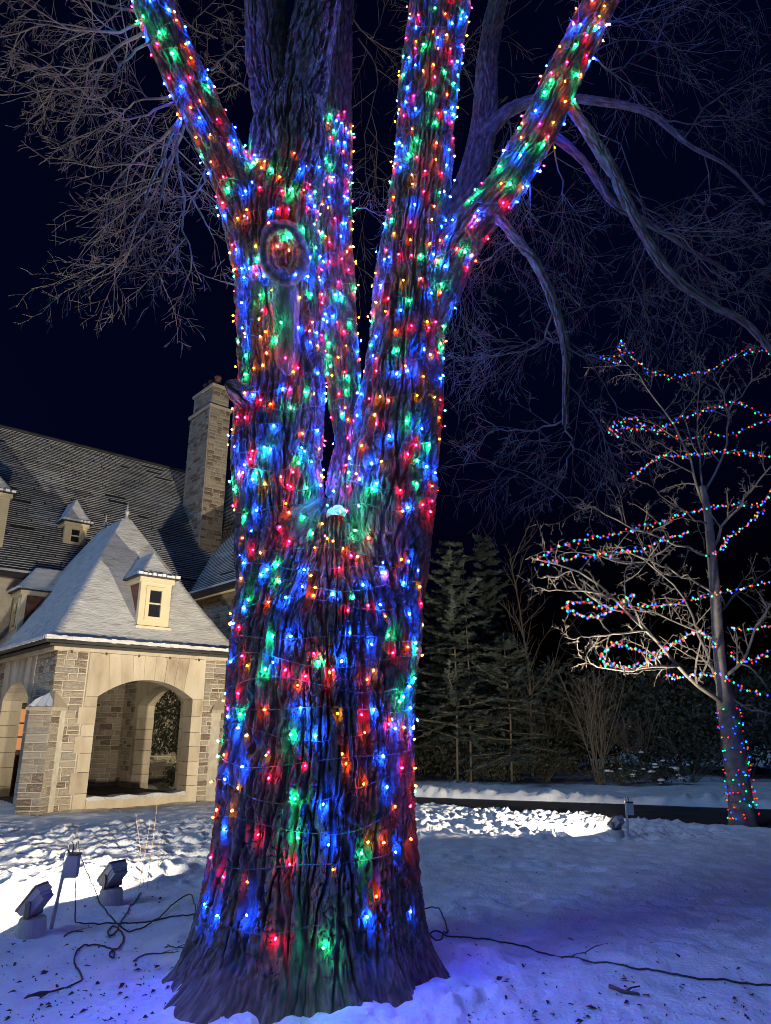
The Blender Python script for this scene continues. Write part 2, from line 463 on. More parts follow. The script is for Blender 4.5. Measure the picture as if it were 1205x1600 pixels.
def build_porch():
    OA0, OA1 = .93, 3.09
    w = MB(); w.box(.012, .70, .012, PT, -.3, ZT); front = w.build('pier', M['mortar'], porch)
    w = MB(); w.box(3.33, PL - .012, .012, PT, -.3, ZT); front2 = w.build('pier', M['mortar'], porch)
    lay_stones(front, 0, .64, 0, ZT, lambda a, z: (a, .012, z), 0)
    lay_stones(front2, 3.37, PL, 0, ZT, lambda a, z: (a, .012, z), 0, wmin=.16, wmax=.36)
    arch_blocks(porch, f_front, OA0, OA1, .66, 3.355, 2.22, .38, ZT, -.012, PT, 9)
    # left side wall (faces left)
    w = MB()
    w.box(.014, PT, PT, 1.38, -.3, ZT - .004); lw = w.build('pier', M['mortar'], porch)
    w = MB(); w.box(.014, PT, 3.75, PD, -.3, ZT - .004); lw2 = w.build('pier', M['mortar'], porch)
    lay_stones(lw, .02, 1.32, 0, ZT, lambda a, z: (.014, a, z), -PI / 2)
    lay_stones(lw2, 3.8, PD, 0, ZT, lambda a, z: (.014, a, z), -PI / 2)
    arch_blocks(porch, f_left, 1.55, 3.55, 1.34, 3.78, 2.22, .38, ZT - .004, -.010, PT, 9)
    # right side wall, seen from inside through the front arch
    w = MB()
    w.box(PL - PT, PL - .014, PT, 1.1, -.3, ZT - .006); rw2 = w.build('pier', M['mortar'], porch)
    w = MB(); w.box(PL - PT, PL - .014, 4.05, PD, -.3, ZT - .006); rw = w.build('pier', M['mortar'], porch)
    lay_stones(rw, 4.1, PD, 0, ZT, lambda a, z: (PL - PT, a, z), -PI / 2)
    lay_stones(rw2, .5, 1.05, 0, ZT, lambda a, z: (PL - PT, a, z), -PI / 2)
    lay_stones(rw2, .03, 1.05, 0, ZT, lambda a, z: (PL - .014, a, z), PI / 2)
    arch_blocks(porch, f_right, 1.32, 3.85, 1.08, 4.08, 2.18, .45, ZT - .006, -.010, PT + .02, 9)
    # ceiling and floor
    c = MB(); c.box(PT, PL - PT, PT, PD - .05, 2.86, 2.92); c.build('ceiling', M['mortar'], porch)
    c = MB(); c.box(.2, PL - .2, .5, PD - .05, -.2, .06); c.build('porch_floor', M['asphalt'], porch)
    # sill across the front opening with snow on it
    c = MB(); c.box(OA0 - .002, OA1 + .002, -.03, PT - .03, -.2, .17); si = c.build('sill', M['limestone'], porch)
    c = MB()
    for i in range(12):
        a, b = OA0 + (OA1 - OA0) * i / 12, OA0 + (OA1 - OA0) * (i + 1) / 12
        h0, h1 = .06 + .02 * math.sin(i * 1.7), .06 + .02 * math.sin((i + 1) * 1.7)
        c.face([(a, -.045, .171), (b, -.045, .171), (b, .02, .171 + h1), (a, .02, .171 + h0)])
        c.face([(a, .02, .171 + h0), (b, .02, .171 + h1), (b, .40, .171 + h1 * .9), (a, .40, .171 + h0 * .9)])
    c.build('sill_snow', M['snow'], si, smooth=True)
    # buttresses on the two front corners, diagonal
    for (cx, ang, zt) in ((0.0, -PI / 4, 1.92), (PL, PI / 4, 1.92)):
        q = bpy.data.objects.new('buttress', None); COL.objects.link(q); q.parent = porch
        q.location = (cx, 0, 0); q.rotation_euler = (0, 0, ang)
        hw, dp = .23, .34
        c = MB(); c.box(-hw, hw, -dp, .35, -.3, zt); c.build('core', M['mortar'], q)
        lay_stones(q, -hw - .01, hw + .01, 0, zt, lambda a, z: (a, -dp, z), 0, wmin=.2, wmax=.46)
        lay_stones(q, -dp, .0, 0, zt, lambda a, z: (-hw, a, z), -PI / 2, wmin=.2, wmax=.4)
        lay_stones(q, -dp, .0, 0, zt, lambda a, z: (hw, a, z), PI / 2, wmin=.2, wmax=.4)
        c = MB()
        o_ = .05
        pk = (0, .12, zt + .46)
        fl, fr, bl, br = (-hw - o_, -dp - o_, zt + .06), (hw + o_, -dp - o_, zt + .06), (-hw - o_, .2, zt + .06), (hw + o_, .2, zt + .06)
        c.face([fl, fr, pk]); c.face([fr, br, pk]); c.face([bl, fl, pk])
        c.box(-hw - o_, hw + o_, -dp - o_, .2, zt, zt + .06)
        c.build('cap', M['limestone'], q)
        c = MB()
        A = Vector(fl) * .5 + Vector(fr) * .5
        rim = []
        for i in range(9):
            x = -1 + 2 * i / 8
            lo = Vector(fl).lerp(Vector(fr), .5 + x * .44) + Vector((0, .012, .02 + .012 * math.sin(i * 2.3)))
            hi = lo.lerp(Vector(pk), .62 - .35 * abs(x) ** 1.5) + Vector((0, -.018, .03))
            rim.append((lo, hi))
        for i in range(8):
            c.face([rim[i][0], rim[i+1][0], rim[i+1][1], rim[i][1]])
        c.build('cap_snow', M['snow'], q, smooth=True)
    # cornice, gutter
    c = MB()
    for (x0, x1, y0, y1) in ((-.10, PL + .10, -.10, PT), (-.10, PT, PT + .002, PD), (PL - PT, PL + .10, PT + .002, PD)):
        c.box(x0, x1, y0, y1, ZT, ZT + .07)
    c.build('cornice', M['limestone'], porch)
    c = MB()
    for (x0, x1, y0, y1) in ((-.22, PL + .22, -.22, PT), (-.22, PT, PT + .002, PD), (PL - PT, PL + .22, PT + .002, PD)):
        c.box(x0, x1, y0, y1, ZT + .073, ZT + .12)
    c.build('soffit', M['gutter'], porch)
    c = MB()
    e = .30
    c.tube([(-e, -e, ZT + .17), (PL + e, -e, ZT + .17)], .05, 8); c.tube([(-e, -e, ZT + .17), (-e, PD, ZT + .17)], .05, 8); c.tube([(PL + e, -e, ZT + .17), (PL + e, PD, ZT + .17)], .05, 8)
    c.build('gutter', M['gutter'], porch, smooth=True)
    # heating cable sagging along the eave
    c = MB(); pts = []
    for i in range(61):
        a = -e + (PL + 2 * e) * i / 60
        pts.append((a, -e - .03 - .01 * math.sin(i), ZT + .235 - .05 * abs(math.sin(i * PI / 12))))
    c.tube(pts, .010, 5); c.build('eave_cable', M['cord'], porch, smooth=True)
    for i in range(6):
        c = MB(); x = .25 + i * .72; c.lathe([(.0, -.05), (.022, -.05), (.022, .0), (0, .0)], 8, c=(x, -.115, ZT - .0)); c.build('soffit_bracket', M['darkmetal'], porch)
    # hipped roof with a swept foot; rings from eave to ridge
    rings = 26; z0 = ZT + .2; zr = 6.78
    eave = [(-.34, -.34), (PL + .34, -.34), (PL + .34, PD + 1.3), (-.34, PD + 1.3)]
    ridge = [(PL / 2 - .13, 2.2), (PL / 2 + .13, 2.2), (PL / 2 + .13, 3.8), (PL / 2 - .13, 3.8)]
    seg = 22
    V = []
    for k in range(rings):
        u = k / (rings - 1)
        z = z0 + (zr - z0) * (u - .055 * (1 - u) * (1 - math.exp(-u / .12)) * 1.6)
        for c_ in range(4):
            a = Vector(eave[c_]).lerp(Vector(ridge[c_]), u); b = Vector(eave[(c_ + 1) % 4]).lerp(Vector(ridge[(c_ + 1) % 4]), u)
            for j in range(seg):
                p = a.lerp(b, j / seg); V.append((p.x, p.y, z))
    V = np.array(V)
    V[:, 2] += .022 * noise3(V[:, 0] * 2, V[:, 1] * 2, V[:, 2] * 4, 21) + .015 * noise3(V[:, 0] * 5, V[:, 1] * 5, V[:, 2] * 9, 22)
    roof = link('roof', grid_mesh('roof', V, 4 * seg, rings, M['roof_snow']), porch)
    c = MB(); c.face([(*ridge[0], zr + .01), (*ridge[1], zr + .01), (*ridge[2], zr + .01), (*ridge[3], zr + .01)]); c.build('ridge_snow', M['roof_snow'], roof)
    c = MB()   # thick lip of snow and slate at the eave
    for c_ in range(4):
        a, b = eave[c_], eave[(c_ + 1) % 4]
        for j in range(24):
            p = Vector(a).lerp(Vector(b), j / 24); q = Vector(a).lerp(Vector(b), (j + 1) / 24)
            c.face([(p.x, p.y, z0 - .075), (q.x, q.y, z0 - .075), (q.x, q.y, z0 + .012), (p.x, p.y, z0 + .012)])
    c.build('eave_edge', M['slate'], roof)
    c = MB()
    for j in range(46):
        a = -.36 + (PL + .72) * j / 46; b = -.36 + (PL + .72) * (j + 1) / 46
        h0 = .02 + .02 * rs.random()
        c.box(a, b, -.375 - .01 * rs.random(), -.30, z0 - .02 + .015 * rs.random(), z0 + .03 + h0)
    for j in range(60):
        a = -.36 + 6.0 * j / 60; b = -.36 + 6.0 * (j + 1) / 60
        c.box(-.375 - .01 * rs.random(), -.30, a, b, z0 - .02 + .015 * rs.random(), z0 + .04 + .02 * rs.random())
    c.build('eave_snow', M['roof_snow'], roof)
    for (t) in (2.25, 3.75):
        c = MB()
        c.lathe([(.10, -.12), (.085, .03), (.05, .07), (.035, .16), (.06, .19), (.065, .23), (.035, .27), (.02, .32), (.012, .42), (.004, .5)], 10, c=(PL / 2, t, zr))
        c.build('finial', M['metal'], roof, smooth=True)

def dormer(parent, loc, rz, w, h, zp, depth, roofm, panes=2, sh=1.0):
    q = bpy.data.objects.new('dormer', None); COL.objects.link(q); q.parent = parent
    q.location = loc; q.rotation_euler = (0, 0, rz)
    hw = w / 2
    ww, z0, z1 = w * .24, h * .17, h * .78      # window half width, bottom, top
    c = MB()
    c.box(-hw, -ww, 0, .12, 0, h); c.box(ww, hw, 0, .12, 0, h); c.box(-ww, ww, 0, .118, 0, z0); c.box(-ww, ww, 0, .118, z1, h)
    c.box(-hw - .05, hw + .05, -.05, .10, -.055, .002); c.box(-hw - .05, hw + .05, -.05, .14, h - .11, h + .002)
    c.build('front_face', M['cream'], q)
    c = MB(); tf = .035
    c.box(-ww - .05, -ww + tf, -.018, .06, z0 - .05, z1 + .05); c.box(ww - tf, ww + .05, -.018, .06, z0 - .05, z1 + .05)
    c.box(-ww + tf, ww - tf, -.018, .06, z0 - .05, z0 + tf); c.box(-ww + tf, ww - tf, -.018, .06, z1 - tf, z1 + .05)
    zm = (z0 + z1) / 2
    c.box(-ww + tf, ww - tf, -.006, .06, zm - .016, zm + .016)
    c.build('window_frame', M['cream'], q)
    for (a, b) in ((z0 + tf, zm - .016), (zm + .016, z1 - tf)):
        c = MB(); c.box(-ww + tf, ww - tf, .035, .05, a, b); c.build('pane', M['glass'], q)
    for s in (-1, 1):
        c = MB(); x = s * (hw - .03)
        c.box(min(x, x - s * .06), max(x, x - s * .06), .121, depth, -.6, h - .005); c.build('cheek', M['brickred'], q)
        c = MB(); xs = s * (hw + .05)
        c.box(min(xs, xs - s * .12), max(xs, xs - s * .12), .145, depth, h - .11, h); c.build('eaves_board', M['cream'], q)
    # hipped roof, built in slices
    o_ = .14; V = []; nr = 12; sg = 8
    ev = [(-hw - o_, -o_), (hw + o_, -o_), (hw + o_, depth), (-hw - o_, depth)]
    rd = [(0, hw * .9), (0, hw * .9), (0, depth), (0, depth)]
    for k in range(nr):
        u = k / (nr - 1); z = h + .03 + (zp - h) * (.75 * u + .25 * u * u)
        for c_ in range(4):
            a = Vector(ev[c_]).lerp(Vector(rd[c_]), u); b = Vector(ev[(c_+1) % 4]).lerp(Vector(rd[(c_+1) % 4]), u)
            for j in range(sg):
                p = a.lerp(b, j / sg); V.append((p.x, p.y, z))
    V = np.array(V); V[:, 2] += .02 * noise3(V[:, 0] * 4, V[:, 1] * 4, V[:, 2] * 6, 31)
    link('dormer_roof', grid_mesh('dormer_roof', V, 4 * sg, nr, roofm), q)
    c = MB(); c.box(-hw - o_ + .01, hw + o_ - .01, -o_ + .01, depth, h + .004, h + .03); c.build('roof_edge', M['slate'], q)
    c = MB()
    for j in range(9):
        a = -hw - o_ + (w + 2 * o_) * j / 9; b = a + (w + 2 * o_) / 9 * rs.uniform(.6, 1)
        c.box(a, b, -o_ - .015, -o_ + .08, h + .035, h + .075 + .03 * rs.random())
    c.build('edge_snow', M['snow'], q)
    return q

ME, ER, EZ, RT, RZ = 4.5, 5.0, 5.5, 9.0, 11.1       # main eave t, wing eave s, eave z, ridge t, ridge z
SLOPE = (RZ - EZ) / (RT - ME)
def slate_roof(parent, fn, a0, a1, n, length, name='roof'):
    """lapped courses; fn(a, q, lift) -> point, q along the slope in metres. Snow caught on each course edge."""
    c = MB(); pitch = length / n
    for k in range(n):
        q0, q1 = k * pitch, (k + 1) * pitch + .03
        aa = np.linspace(a0(q0), a1(q0), 9)
        for i in range(8):
            l0 = .024 + .004 * rs.random()
            c.face([fn(aa[i], q0, l0), fn(aa[i+1], q0, l0), fn(aa[i+1], q1, .002), fn(aa[i], q1, .002)], 0)
            c.face([fn(aa[i], q0, 0), fn(aa[i+1], q0, 0), fn(aa[i+1], q0, l0), fn(aa[i], q0, l0)], 0)
    r = c.build(name, M['slate'], parent)
    c = MB()
    for k in range(n):
        q0 = k * pitch + pitch * .97
        a, e = a0(q0), a1(q0)
        while a < e:
            w = rs.uniform(.3, .9); b = min(a + w, e)
            dens = noise3(np.array([a * .7]), np.array([q0 * .7]), np.array([3.0]), 41)[0]
            if rs.random() < 1.0 + .22 * dens:
                t = pitch * rs.uniform(.13, .24) * (1 + 2.2 * max(0, dens)); h = .016 * rs.uniform(.8, 1.2)
                c.face([fn(a, q0, .004), fn(b, q0, .004), fn(b, q0, h + .006), fn(a, q0, h + .006)])
                c.face([fn(a, q0 - t, .018), fn(b, q0 - t, .018), fn(b, q0, h + .008), fn(a, q0, h + .008)])
            a = b + (rs.uniform(0, .05) if rs.random() < .5 else 0)
    c.build('course_snow', M['snow'], r, kind='stuff')
    return r

def build_house():
    # main wall behind the porch, and the wing's side wall that runs towards the camera
    w = MB()
    w.box(-8, 1.0 - .6, PD, PD + .4, -.3, EZ); w.box(1.45, ER + .5, PD, PD + .4, -.3, EZ); w.box(.4, 1.45, PD, PD + .4, 2.2, EZ)
    mw = w.build('main_wall', M['mortar'], house)
    lay_stones(mw, 1.5, ER + .33, 0, 2.95, lambda a, z: (a, PD, z), 0)
    lay_stones(mw, -.8, .36, 0, 2.75, lambda a, z: (a, PD, z), 0)
    w = MB(); w.box(ER + .35, ER + 4.6, 2.0, PD, -.3, EZ)
    ww = w.build('wing_wall', M['mortar'], house)
    lay_stones(ww, 2.0, PD, 0, EZ - .15, lambda a, z: (ER + .35, a, z), -PI / 2, hmin=.12, hmax=.2, wmin=.22, wmax=.55)
    lay_stones(ww, ER + .35, ER + 1.8, 0, EZ - .15, lambda a, z: (a, 2.0, z), 0, hmin=.16, hmax=.24, wmin=.3, wmax=.6)
    # lit door seen through the left arch
    q = bpy.data.objects.new('door', None); COL.objects.link(q); q.parent = house; q.location = (.93, PD + .06, 0)
    c = MB(); c.box(-.5, -.22, -.03, .05, 0, 2.17); c.box(.22, .5, -.03, .05, 0, 2.17); c.box(-.22, .22, -.03, .05, 0, 1.05); c.box(-.22, .22, -.03, .05, 2.05, 2.17)
    for z in (1.36, 1.70): c.box(-.22, .22, -.025, .045, z - .02, z + .02)
    c.build('door_leaf', M['wood'], q)
    for z0, z1 in ((1.05, 1.34), (1.38, 1.68), (1.72, 2.05)):
        c = MB(); c.box(-.22, .22, 0, .02, z0, z1); c.build('pane', M['amber_pane'], q)
    # roofs
    run = RT - ME; sl = math.hypot(run, RZ - EZ); ct, st = run / sl, (RZ - EZ) / sl
    fm = lambda a, q, l: (a, ME + q * ct - l * st, EZ + q * st + l * ct)
    # main slope runs to the valley with the wing
    slate_roof(house, fm, lambda q: -6.0, lambda q: ER + q * ct * 1.0, 74, sl)
    fw = lambda a, q, l: (ER + q * ct - l * st, a, EZ + q * st + l * ct)
    slate_roof(house, fw, lambda q: 1.6 + q * ct, lambda q: ME + q * ct, 57, sl * .77)
    c = MB(); c.tube([(-8, RT, RZ + .02), (ER + 4.5, RT, RZ + .02)], .07, 6); c.build('ridge_cap', M['slate'], house)
    # eaves of main roof and wing
    c = MB(); c.box(-8, ER + .05, ME - .06, ME + .12, EZ - .16, EZ - .01); c.box(ER - .06, ER + .12, 1.55, ME - .062, EZ - .16, EZ - .01)
    c.build('gutter', M['gutter'], house)
    c = MB(); c.box(-8, ER + .3, ME + .122, PD, EZ - .15, EZ - .03); c.box(ER + .122, ER + .35, 1.6, ME + .12, EZ - .15, EZ - .03)
    c.build('soffit', M['cream'], house)
    c = MB(); c.box(-8, ER, ME - .07, ME + .1, EZ - .008, EZ + .05); c.box(ER - .07, ER + .1, 1.6, ME - .072, EZ - .008, EZ + .05); c.build('eave_snow', M['roof_snow'], house)
    # wing gable and far roof side so that it is closed
    c = MB(); top = EZ + sl * .77 * st; hs = ER + sl * .77 * ct
    c.face([(ER, 1.6, EZ), (2 * hs - ER, 1.6, EZ), (hs, 1.6 + hs - ER, top)])
    c.build('hip_slope', M['slate'], house)
    c = MB(); c.face([(hs, 1.6 + hs - ER, top), (hs, 9, top), (2 * hs - ER, 9, EZ), (2 * hs - ER, 1.6, EZ)]); c.face([(-8, RT, RZ), (ER + 4.5, RT, RZ), (ER + 4.5, RT + run, EZ), (-8, RT + run, EZ)])
    c.build('far_slope', M['slate'], house)
    # chimney
    q = bpy.data.objects.new('chimney', None); COL.objects.link(q); q.parent = house
    cs, ct_, zb, zt = 5.92, 5.95, 6.2, 12.7
    q.location = (cs, ct_, 0)
    wch, dch = .80, 1.6
    c = MB(); c.box(.02, wch, .02, dch, zb, zt); c.box(.09, wch - .07, .09, dch - .07, zt, zt + .8); c.build('core', M['mortar'], q)
    kw = dict(hmin=.12, hmax=.19, wmin=.2, wmax=.46, proud=.022)
    lay_stones(q, 0, wch, zb, zt, lambda a, z: (a, .02, z), 0, **kw)
    lay_stones(q, 0, dch, zb + .3, zt, lambda a, z: (.02, a, z), -PI / 2, **kw)
    lay_stones(q, .07, wch - .05, zt, zt + .8, lambda a, z: (a, .09, z), 0, **kw)
    lay_stones(q, .07, dch - .05, zt, zt + .8, lambda a, z: (.09, a, z), -PI / 2, **kw)
    c = MB(); c.box(-.05, wch + .05, -.05, dch + .05, zt - .06, zt + .04); c.box(.02, wch, .02, dch, zt + .8, zt + .9); c.build('string_course', M['limestone'], q)
    for i, yy in enumerate((.4, .85, 1.25)):
        c = MB(); c.lathe([(.14, 0), (.15, .05), (.12, .08), (.11, .4), (.14, .44), (.13, .5), (.09, .5)], 12, c=(wch / 2, yy, zt + .9)); c.build('chimney_pot', M['brickred'], q, smooth=True)
    c = MB(); c.tube([(-.03, -.03, zb + 1.2), (-.03, -.03, zt)], .016, 6); c.build('conductor', M['limestone'], q)
    dormer(house, (-.80, 5.05, 6.15), 0, 1.15, 1.55, 2.5, 2.6, M['roof_snow'])
    dormer(house, (1.72, 5.45, 6.62), 0, .62, .72, 1.5, 2.0, M['roof_snow'])

build_porch()
dormer(porch, (2.05, .16, 3.80), 0, .74, 1.12, 1.78, 1.5, M['roof_snow'])
dormer(porch, (.12, 4.15, 3.80), -PI / 2, .74, 1.12, 1.78, 1.5, M['roof_snow'])
build_house()

# ------------------------------------------------------------------ the big tree
tree = thing('maple_tree', 'huge old bare tree with deeply furrowed bark wrapped in coloured lights', 'tree', (TREE_X, TREE_D, 0))
T0 = Vector((TREE_X, TREE_D, 0))
def bark_h(cx, cy, s, seed, fine=1.0):
    """furrowed bark: long steep-walled plates split by cracks; cx, cy metres round the stem, s metres along"""
    w = .05 * noise3(cx * 2.2, cy * 2.2, s * 1.1, seed + 1) + .012 * noise3(cx * 9, cy * 9, s * 9, seed + 7)
    w2 = .05 * noise3(cx * 2.2, cy * 2.2, s * 1.1, seed + 2) + .012 * noise3(cx * 9, cy * 9, s * 9, seed + 8)
    n = noise3((cx + w) * 19 * fine, (cy + w2) * 19 * fine, s * 1.7, seed + 3)
    n2 = noise3((cx + w) * 37 * fine, (cy + w2) * 37 * fine, s * 5.0, seed + 4)
    n3 = noise3(cx * 48, cy * 48, s * 22, seed + 5)
    brk = noise3(cx * 7, cy * 7, s * 11, seed + 6)
    top = noise3(cx * 9, cy * 9, s * 2.2, seed + 10)
    plate = sstep(.01, .20, np.abs(n))
    crack = sstep(.0, .12, np.abs(n2))
    cross = sstep(.0, .07, np.abs(brk + .25 * n2))
    return plate * (.026 + .022 * top) + .010 * crack * plate + .011 * cross * plate + .011 * n3 - .016

class Stem:
    """a swept limb with bark; remembers its surface for the light strings"""
    def __init__(self, pts, rad, nu, nv, seed, bark=1.0, fine=1.0, name='limb', end_taper=False):
        C = catmull(pts, nv); R = catmull([[r] for r in rad], nv)[:, 0] * .95 - .006 * bark
        self.C, self.R = C, R
        T = np.gradient(C, axis=0); T /= np.linalg.norm(T, axis=1)[:, None]
        u = np.array([0., 1., 0.]); U = []
        for t in T:
            u = u - t * u.dot(t); u /= np.linalg.norm(u); U.append(u)
        self.U = np.array(U); self.T = T; self.Wv = np.cross(T, self.U)
        seg = np.linalg.norm(np.diff(C, axis=0), axis=1)
        self.s = np.concatenate([[0], np.cumsum(seg)])
        th = np.linspace(0, 2 * PI, nu, endpoint=False)
        TH, SS = np.meshgrid(th, self.s); RR = R[:, None] * np.ones_like(TH)
        rm = float(np.mean(R))
        lump = 1 + .07 * noise3(np.cos(TH) * 1.3, np.sin(TH) * 1.3, SS * 1.1, seed) + .04 * noise3(np.cos(TH) * 3, np.sin(TH) * 3, SS * 3, seed + 9)
        h = bark_h(rm * np.cos(TH), rm * np.sin(TH), SS, seed, fine) * bark
        r = RR * lump + h - .016 * bark
        V = C[:, None, :] + r[..., None] * (np.cos(TH)[..., None] * self.U[:, None, :] + np.sin(TH)[..., None] * self.Wv[:, None, :])
        self.V = V
        uv = np.stack([TH * rm, SS], -1)
        self.obj = link(name, grid_mesh(name, V.reshape(-1, 3) - np.array(T0), nu, nv, M['bark'], uv=uv, smooth=False), tree)
        self.lump = lump; self.bark = bark; self.nu, self.nv = nu, nv
    def surf(self, th, s):
        i = min(max(np.searchsorted(self.s, s), 1), self.nv - 1)
        f = (s - self.s[i-1]) / (self.s[i] - self.s[i-1])
        c = self.C[i-1] * (1 - f) + self.C[i] * f
        j = int(round(th / (2 * PI) * self.nu)) % self.nu
        n = math.cos(th) * self.U[i] + math.sin(th) * self.Wv[i]
        # outermost bark nearby
        jj = [(j + k) % self.nu for k in range(-3, 4)]
        ii = range(max(0, i - 2), min(self.nv, i + 3))
        r = float(np.mean([np.dot(self.V[a, b] - self.C[a], n) for a in ii for b in jj])) + .010
        return Vector(c + n * r), Vector(n), Vector(self.T[i])

def px_path(L_):
    return [at(x, y, d) for x, y, d, *_ in L_], [metres(q[3], q[1], q[2]) for q in L_]

# trunk: polar surface about its axis, two lobes that separate at the fork
edges = [(1540, 285, 690), (1500, 303, 676), (1450, 315, 662), (1400, 323, 656), (1300, 335, 651), (1200, 343, 654), (1100, 350, 656), (1000, 358, 662), (900, 364, 671), (800, 366, 681)]
TZ, TC, TH_ = [], [], []
for (py, l, r) in edges:
    p = at((l + r) / 2, py, TREE_D); TZ.append(p.z); TC.append(p.x); TH_.append(metres((r - l) / 2, py, TREE_D))
def trunk_r(th, z):
    cx = np.interp(z, TZ, TC); hw = np.interp(z, TZ, TH_)
    k = sstep(1.2, 3.3, z)                   # how far the lobes have parted
    rl = hw * (1 - .50 * k); off = hw - rl; rl = rl * (1 - .13 * sstep(2.45, 3.2, z))
    def circ(ox, oy, rad):
        d = ox * np.cos(th) + oy * np.sin(th)
        disc = rad ** 2 - (ox ** 2 + oy ** 2 - d ** 2)
        return np.where(disc > 0, d + np.sqrt(np.maximum(disc, 0)), 0)
    a = circ(-off, -.03 * k, rl * 1.0); b = circ(off, 0.03 * k, rl * 1.0); c = hw * (.93 - .55 * sstep(2.2, 3.3, z))
    m = np.maximum(np.maximum(a, b), c)
    p = 24.0
    r = ((a / m) ** p + (b / m) ** p + (np.broadcast_to(c, m.shape) / m) ** p) ** (1 / p) * m * .94 - .012
    # root flare, strongest towards front-left and right
    fl = np.exp(-np.maximum(z, -.1) / .24)
    for ang, wd, am in ((-2.3, .30, .36), (-1.72, .16, .10), (-1.25, .2, .14), (-.75, .2, .16), (-.1, .3, .12), (3.1, .4, .14), (1.7, .5, .2), (-2.85, .25, .12)):
        da = np.angle(np.exp(1j * (th - ang)))
        r = r + am * np.exp(-(da / wd) ** 2) * fl
    # shallow flutes running up from the roots
    r = r + .02 * np.cos(th * 7 + 1.0 + z * .5) * np.exp(-z / 1.4) + .03 * noise3(np.cos(th) * 1.6, np.sin(th) * 1.6, z * 1.1, 50)
    return cx, r
class Trunk:
    def __init__(self):
        nu, nv = 620, 400
        z = np.linspace(-.16, 3.36, nv); th = np.linspace(0, 2 * PI, nu, endpoint=False)
        TH, Z = np.meshgrid(th, z)
        cx, r = trunk_r(TH, Z)
        top = sstep(3.36, 3.16, Z)
        h = bark_h(.62 * np.cos(TH), .62 * np.sin(TH), Z, 60)
        r2 = (r + h * (1.15 * (.25 + .75 * sstep(.0, .45, Z))) - .02) * (.55 + .45 * top)
        V = np.stack([cx + r2 * np.cos(TH), TREE_D + r2 * np.sin(TH), Z], -1)
        self.V = V; self.nu, self.nv, self.z = nu, nv, z
        uv = np.stack([TH * .62, Z], -1)
        self.obj = link('trunk', grid_mesh('trunk', V.reshape(-1, 3) - np.array(T0), nu, nv, M['bark'], uv=uv, smooth=False), tree)
        self.s = z
    def surf(self, th, s):
        i = int(np.clip(np.searchsorted(self.z, s), 2, self.nv - 3)); j = int(round(th / (2 * PI) * self.nu)) % self.nu
        c = Vector((float(np.interp(s, TZ, TC)), TREE_D, s)); n = Vector((math.cos(th), math.sin(th), 0))
        r = sum((Vector(self.V[a, (j + k) % self.nu]) - c).dot(n) for a in range(i - 2, i + 3) for k in range(-4, 5)) / 45 + .012
        return c + n * r, n, Vector((0, 0, 1))
trunk = Trunk()

lp, lr = px_path([(432,1010,5.5,46),(433,900,5.5,64),(437,800,5.5,73),(434,700,5.5,73),(438,620,5.5,70),(439,540,5.48,68),(437,470,5.45,68),(432,400,5.42,69),(434,330,5.4,66),(446,270,5.4,62),(452,205,5.4,58),(455,160,5.42,42),(457,125,5.45,16)])
left_stem = Stem(lp, lr, 320, 400, 110, name='stem')
rp, rr_ = px_path([(600,1010,5.5,46),(604,900,5.5,64),(608,800,5.5,73),(617,700,5.5,70),(630,610,5.5,67),(636,520,5.5,58),(640,430,5.5,53),(648,350,5.5,48),(659,270,5.52,46),(666,180,5.55,46),(676,90,5.6,47),(688,0,5.65,46),(702,-110,5.7,45)])
right_stem = Stem(rp, rr_, 310, 440, 130, name='stem')
bp, br = px_path([(560,860,6.15,14),(548,720,6.25,20),(540,620,6.3,26),(530,520,6.35,29),(522,420,6.4,31),(520,330,6.4,30),(526,240,6.4,25),(527,150,6.45,23),(530,40,6.5,22),(534,-80,6.55,21)])
back_stem = Stem(bp, br, 150, 300, 150, .7, 1.2, name='stem')
p1, r1 = px_path([(440,215,5.4,30),(426,150,5.4,34),(418,80,5.42,34),(415,0,5.45,33),(408,-110,5.5,33)])
prong_a = Stem(p1, r1, 120, 170, 170, .8, 1.1, name='upper_stem')
p1, r1 = px_path([(455,235,5.45,40),(470,150,5.45,42),(485,70,5.45,38),(498,0,5.5,35),(508,-110,5.5,33)])
prong_b = Stem(p1, r1, 120, 170, 180, .8, 1.1, name='upper_stem')
p1, r1 = px_path([(405,470,5.4,22),(396,400,5.35,36),(384,340,5.3,38),(358,262,5.22,36),(318,180,5.12,33),(280,100,5.02,32),(250,30,4.95,33),(212,-70,4.85,33)])
left_limb = Stem(p1, r1, 130, 260, 190, .8, 1.1)
p1, r1 = px_path([(668,520,5.5,24),(690,450,5.45,33),(708,400,5.4,35),(738,352,5.3,33),(785,298,5.2,31),(828,228,5.1,30),(866,152,5.0,29),(900,80,4.92,27),(935,10,4.85,26),(978,-80,4.75,25)])
right_limb = Stem(p1, r1, 130, 280, 210, .8, 1.1)
p1, r1 = px_path([(425,665,5.3,16),(398,638,5.28,20),(379,618,5.26,19),(366,607,5.24,15),(358,602,5.23,9),(353,598,5.22,3)])
Stem(p1, r1, 120, 90, 230, 1.0, 1.3, name='broken_stub')
p1, r1 = px_path([(690,420,6.1,24),(722,320,6.3,25),(748,240,6.5,23),(758,170,6.6,20),(762,90,6.7,17),(778,0,6.8,15),(795,-90,6.9,14)])
Stem(p1, r1, 70, 140, 250, .6, 1.1)
p1, r1 = px_path([(752,215,6.5,15.6),(800,170,6.4,10.8),(860,154,6.3,7.8),(930,158,6.2,6.6),(1010,175,6.1,5.4),(1075,225,6.0,3.6),(1140,262,5.9,2.4),(1195,320,5.85,1.5)])
far_branch = Stem(p1, r1, 40, 160, 260, .35, 1.4, name='branch')
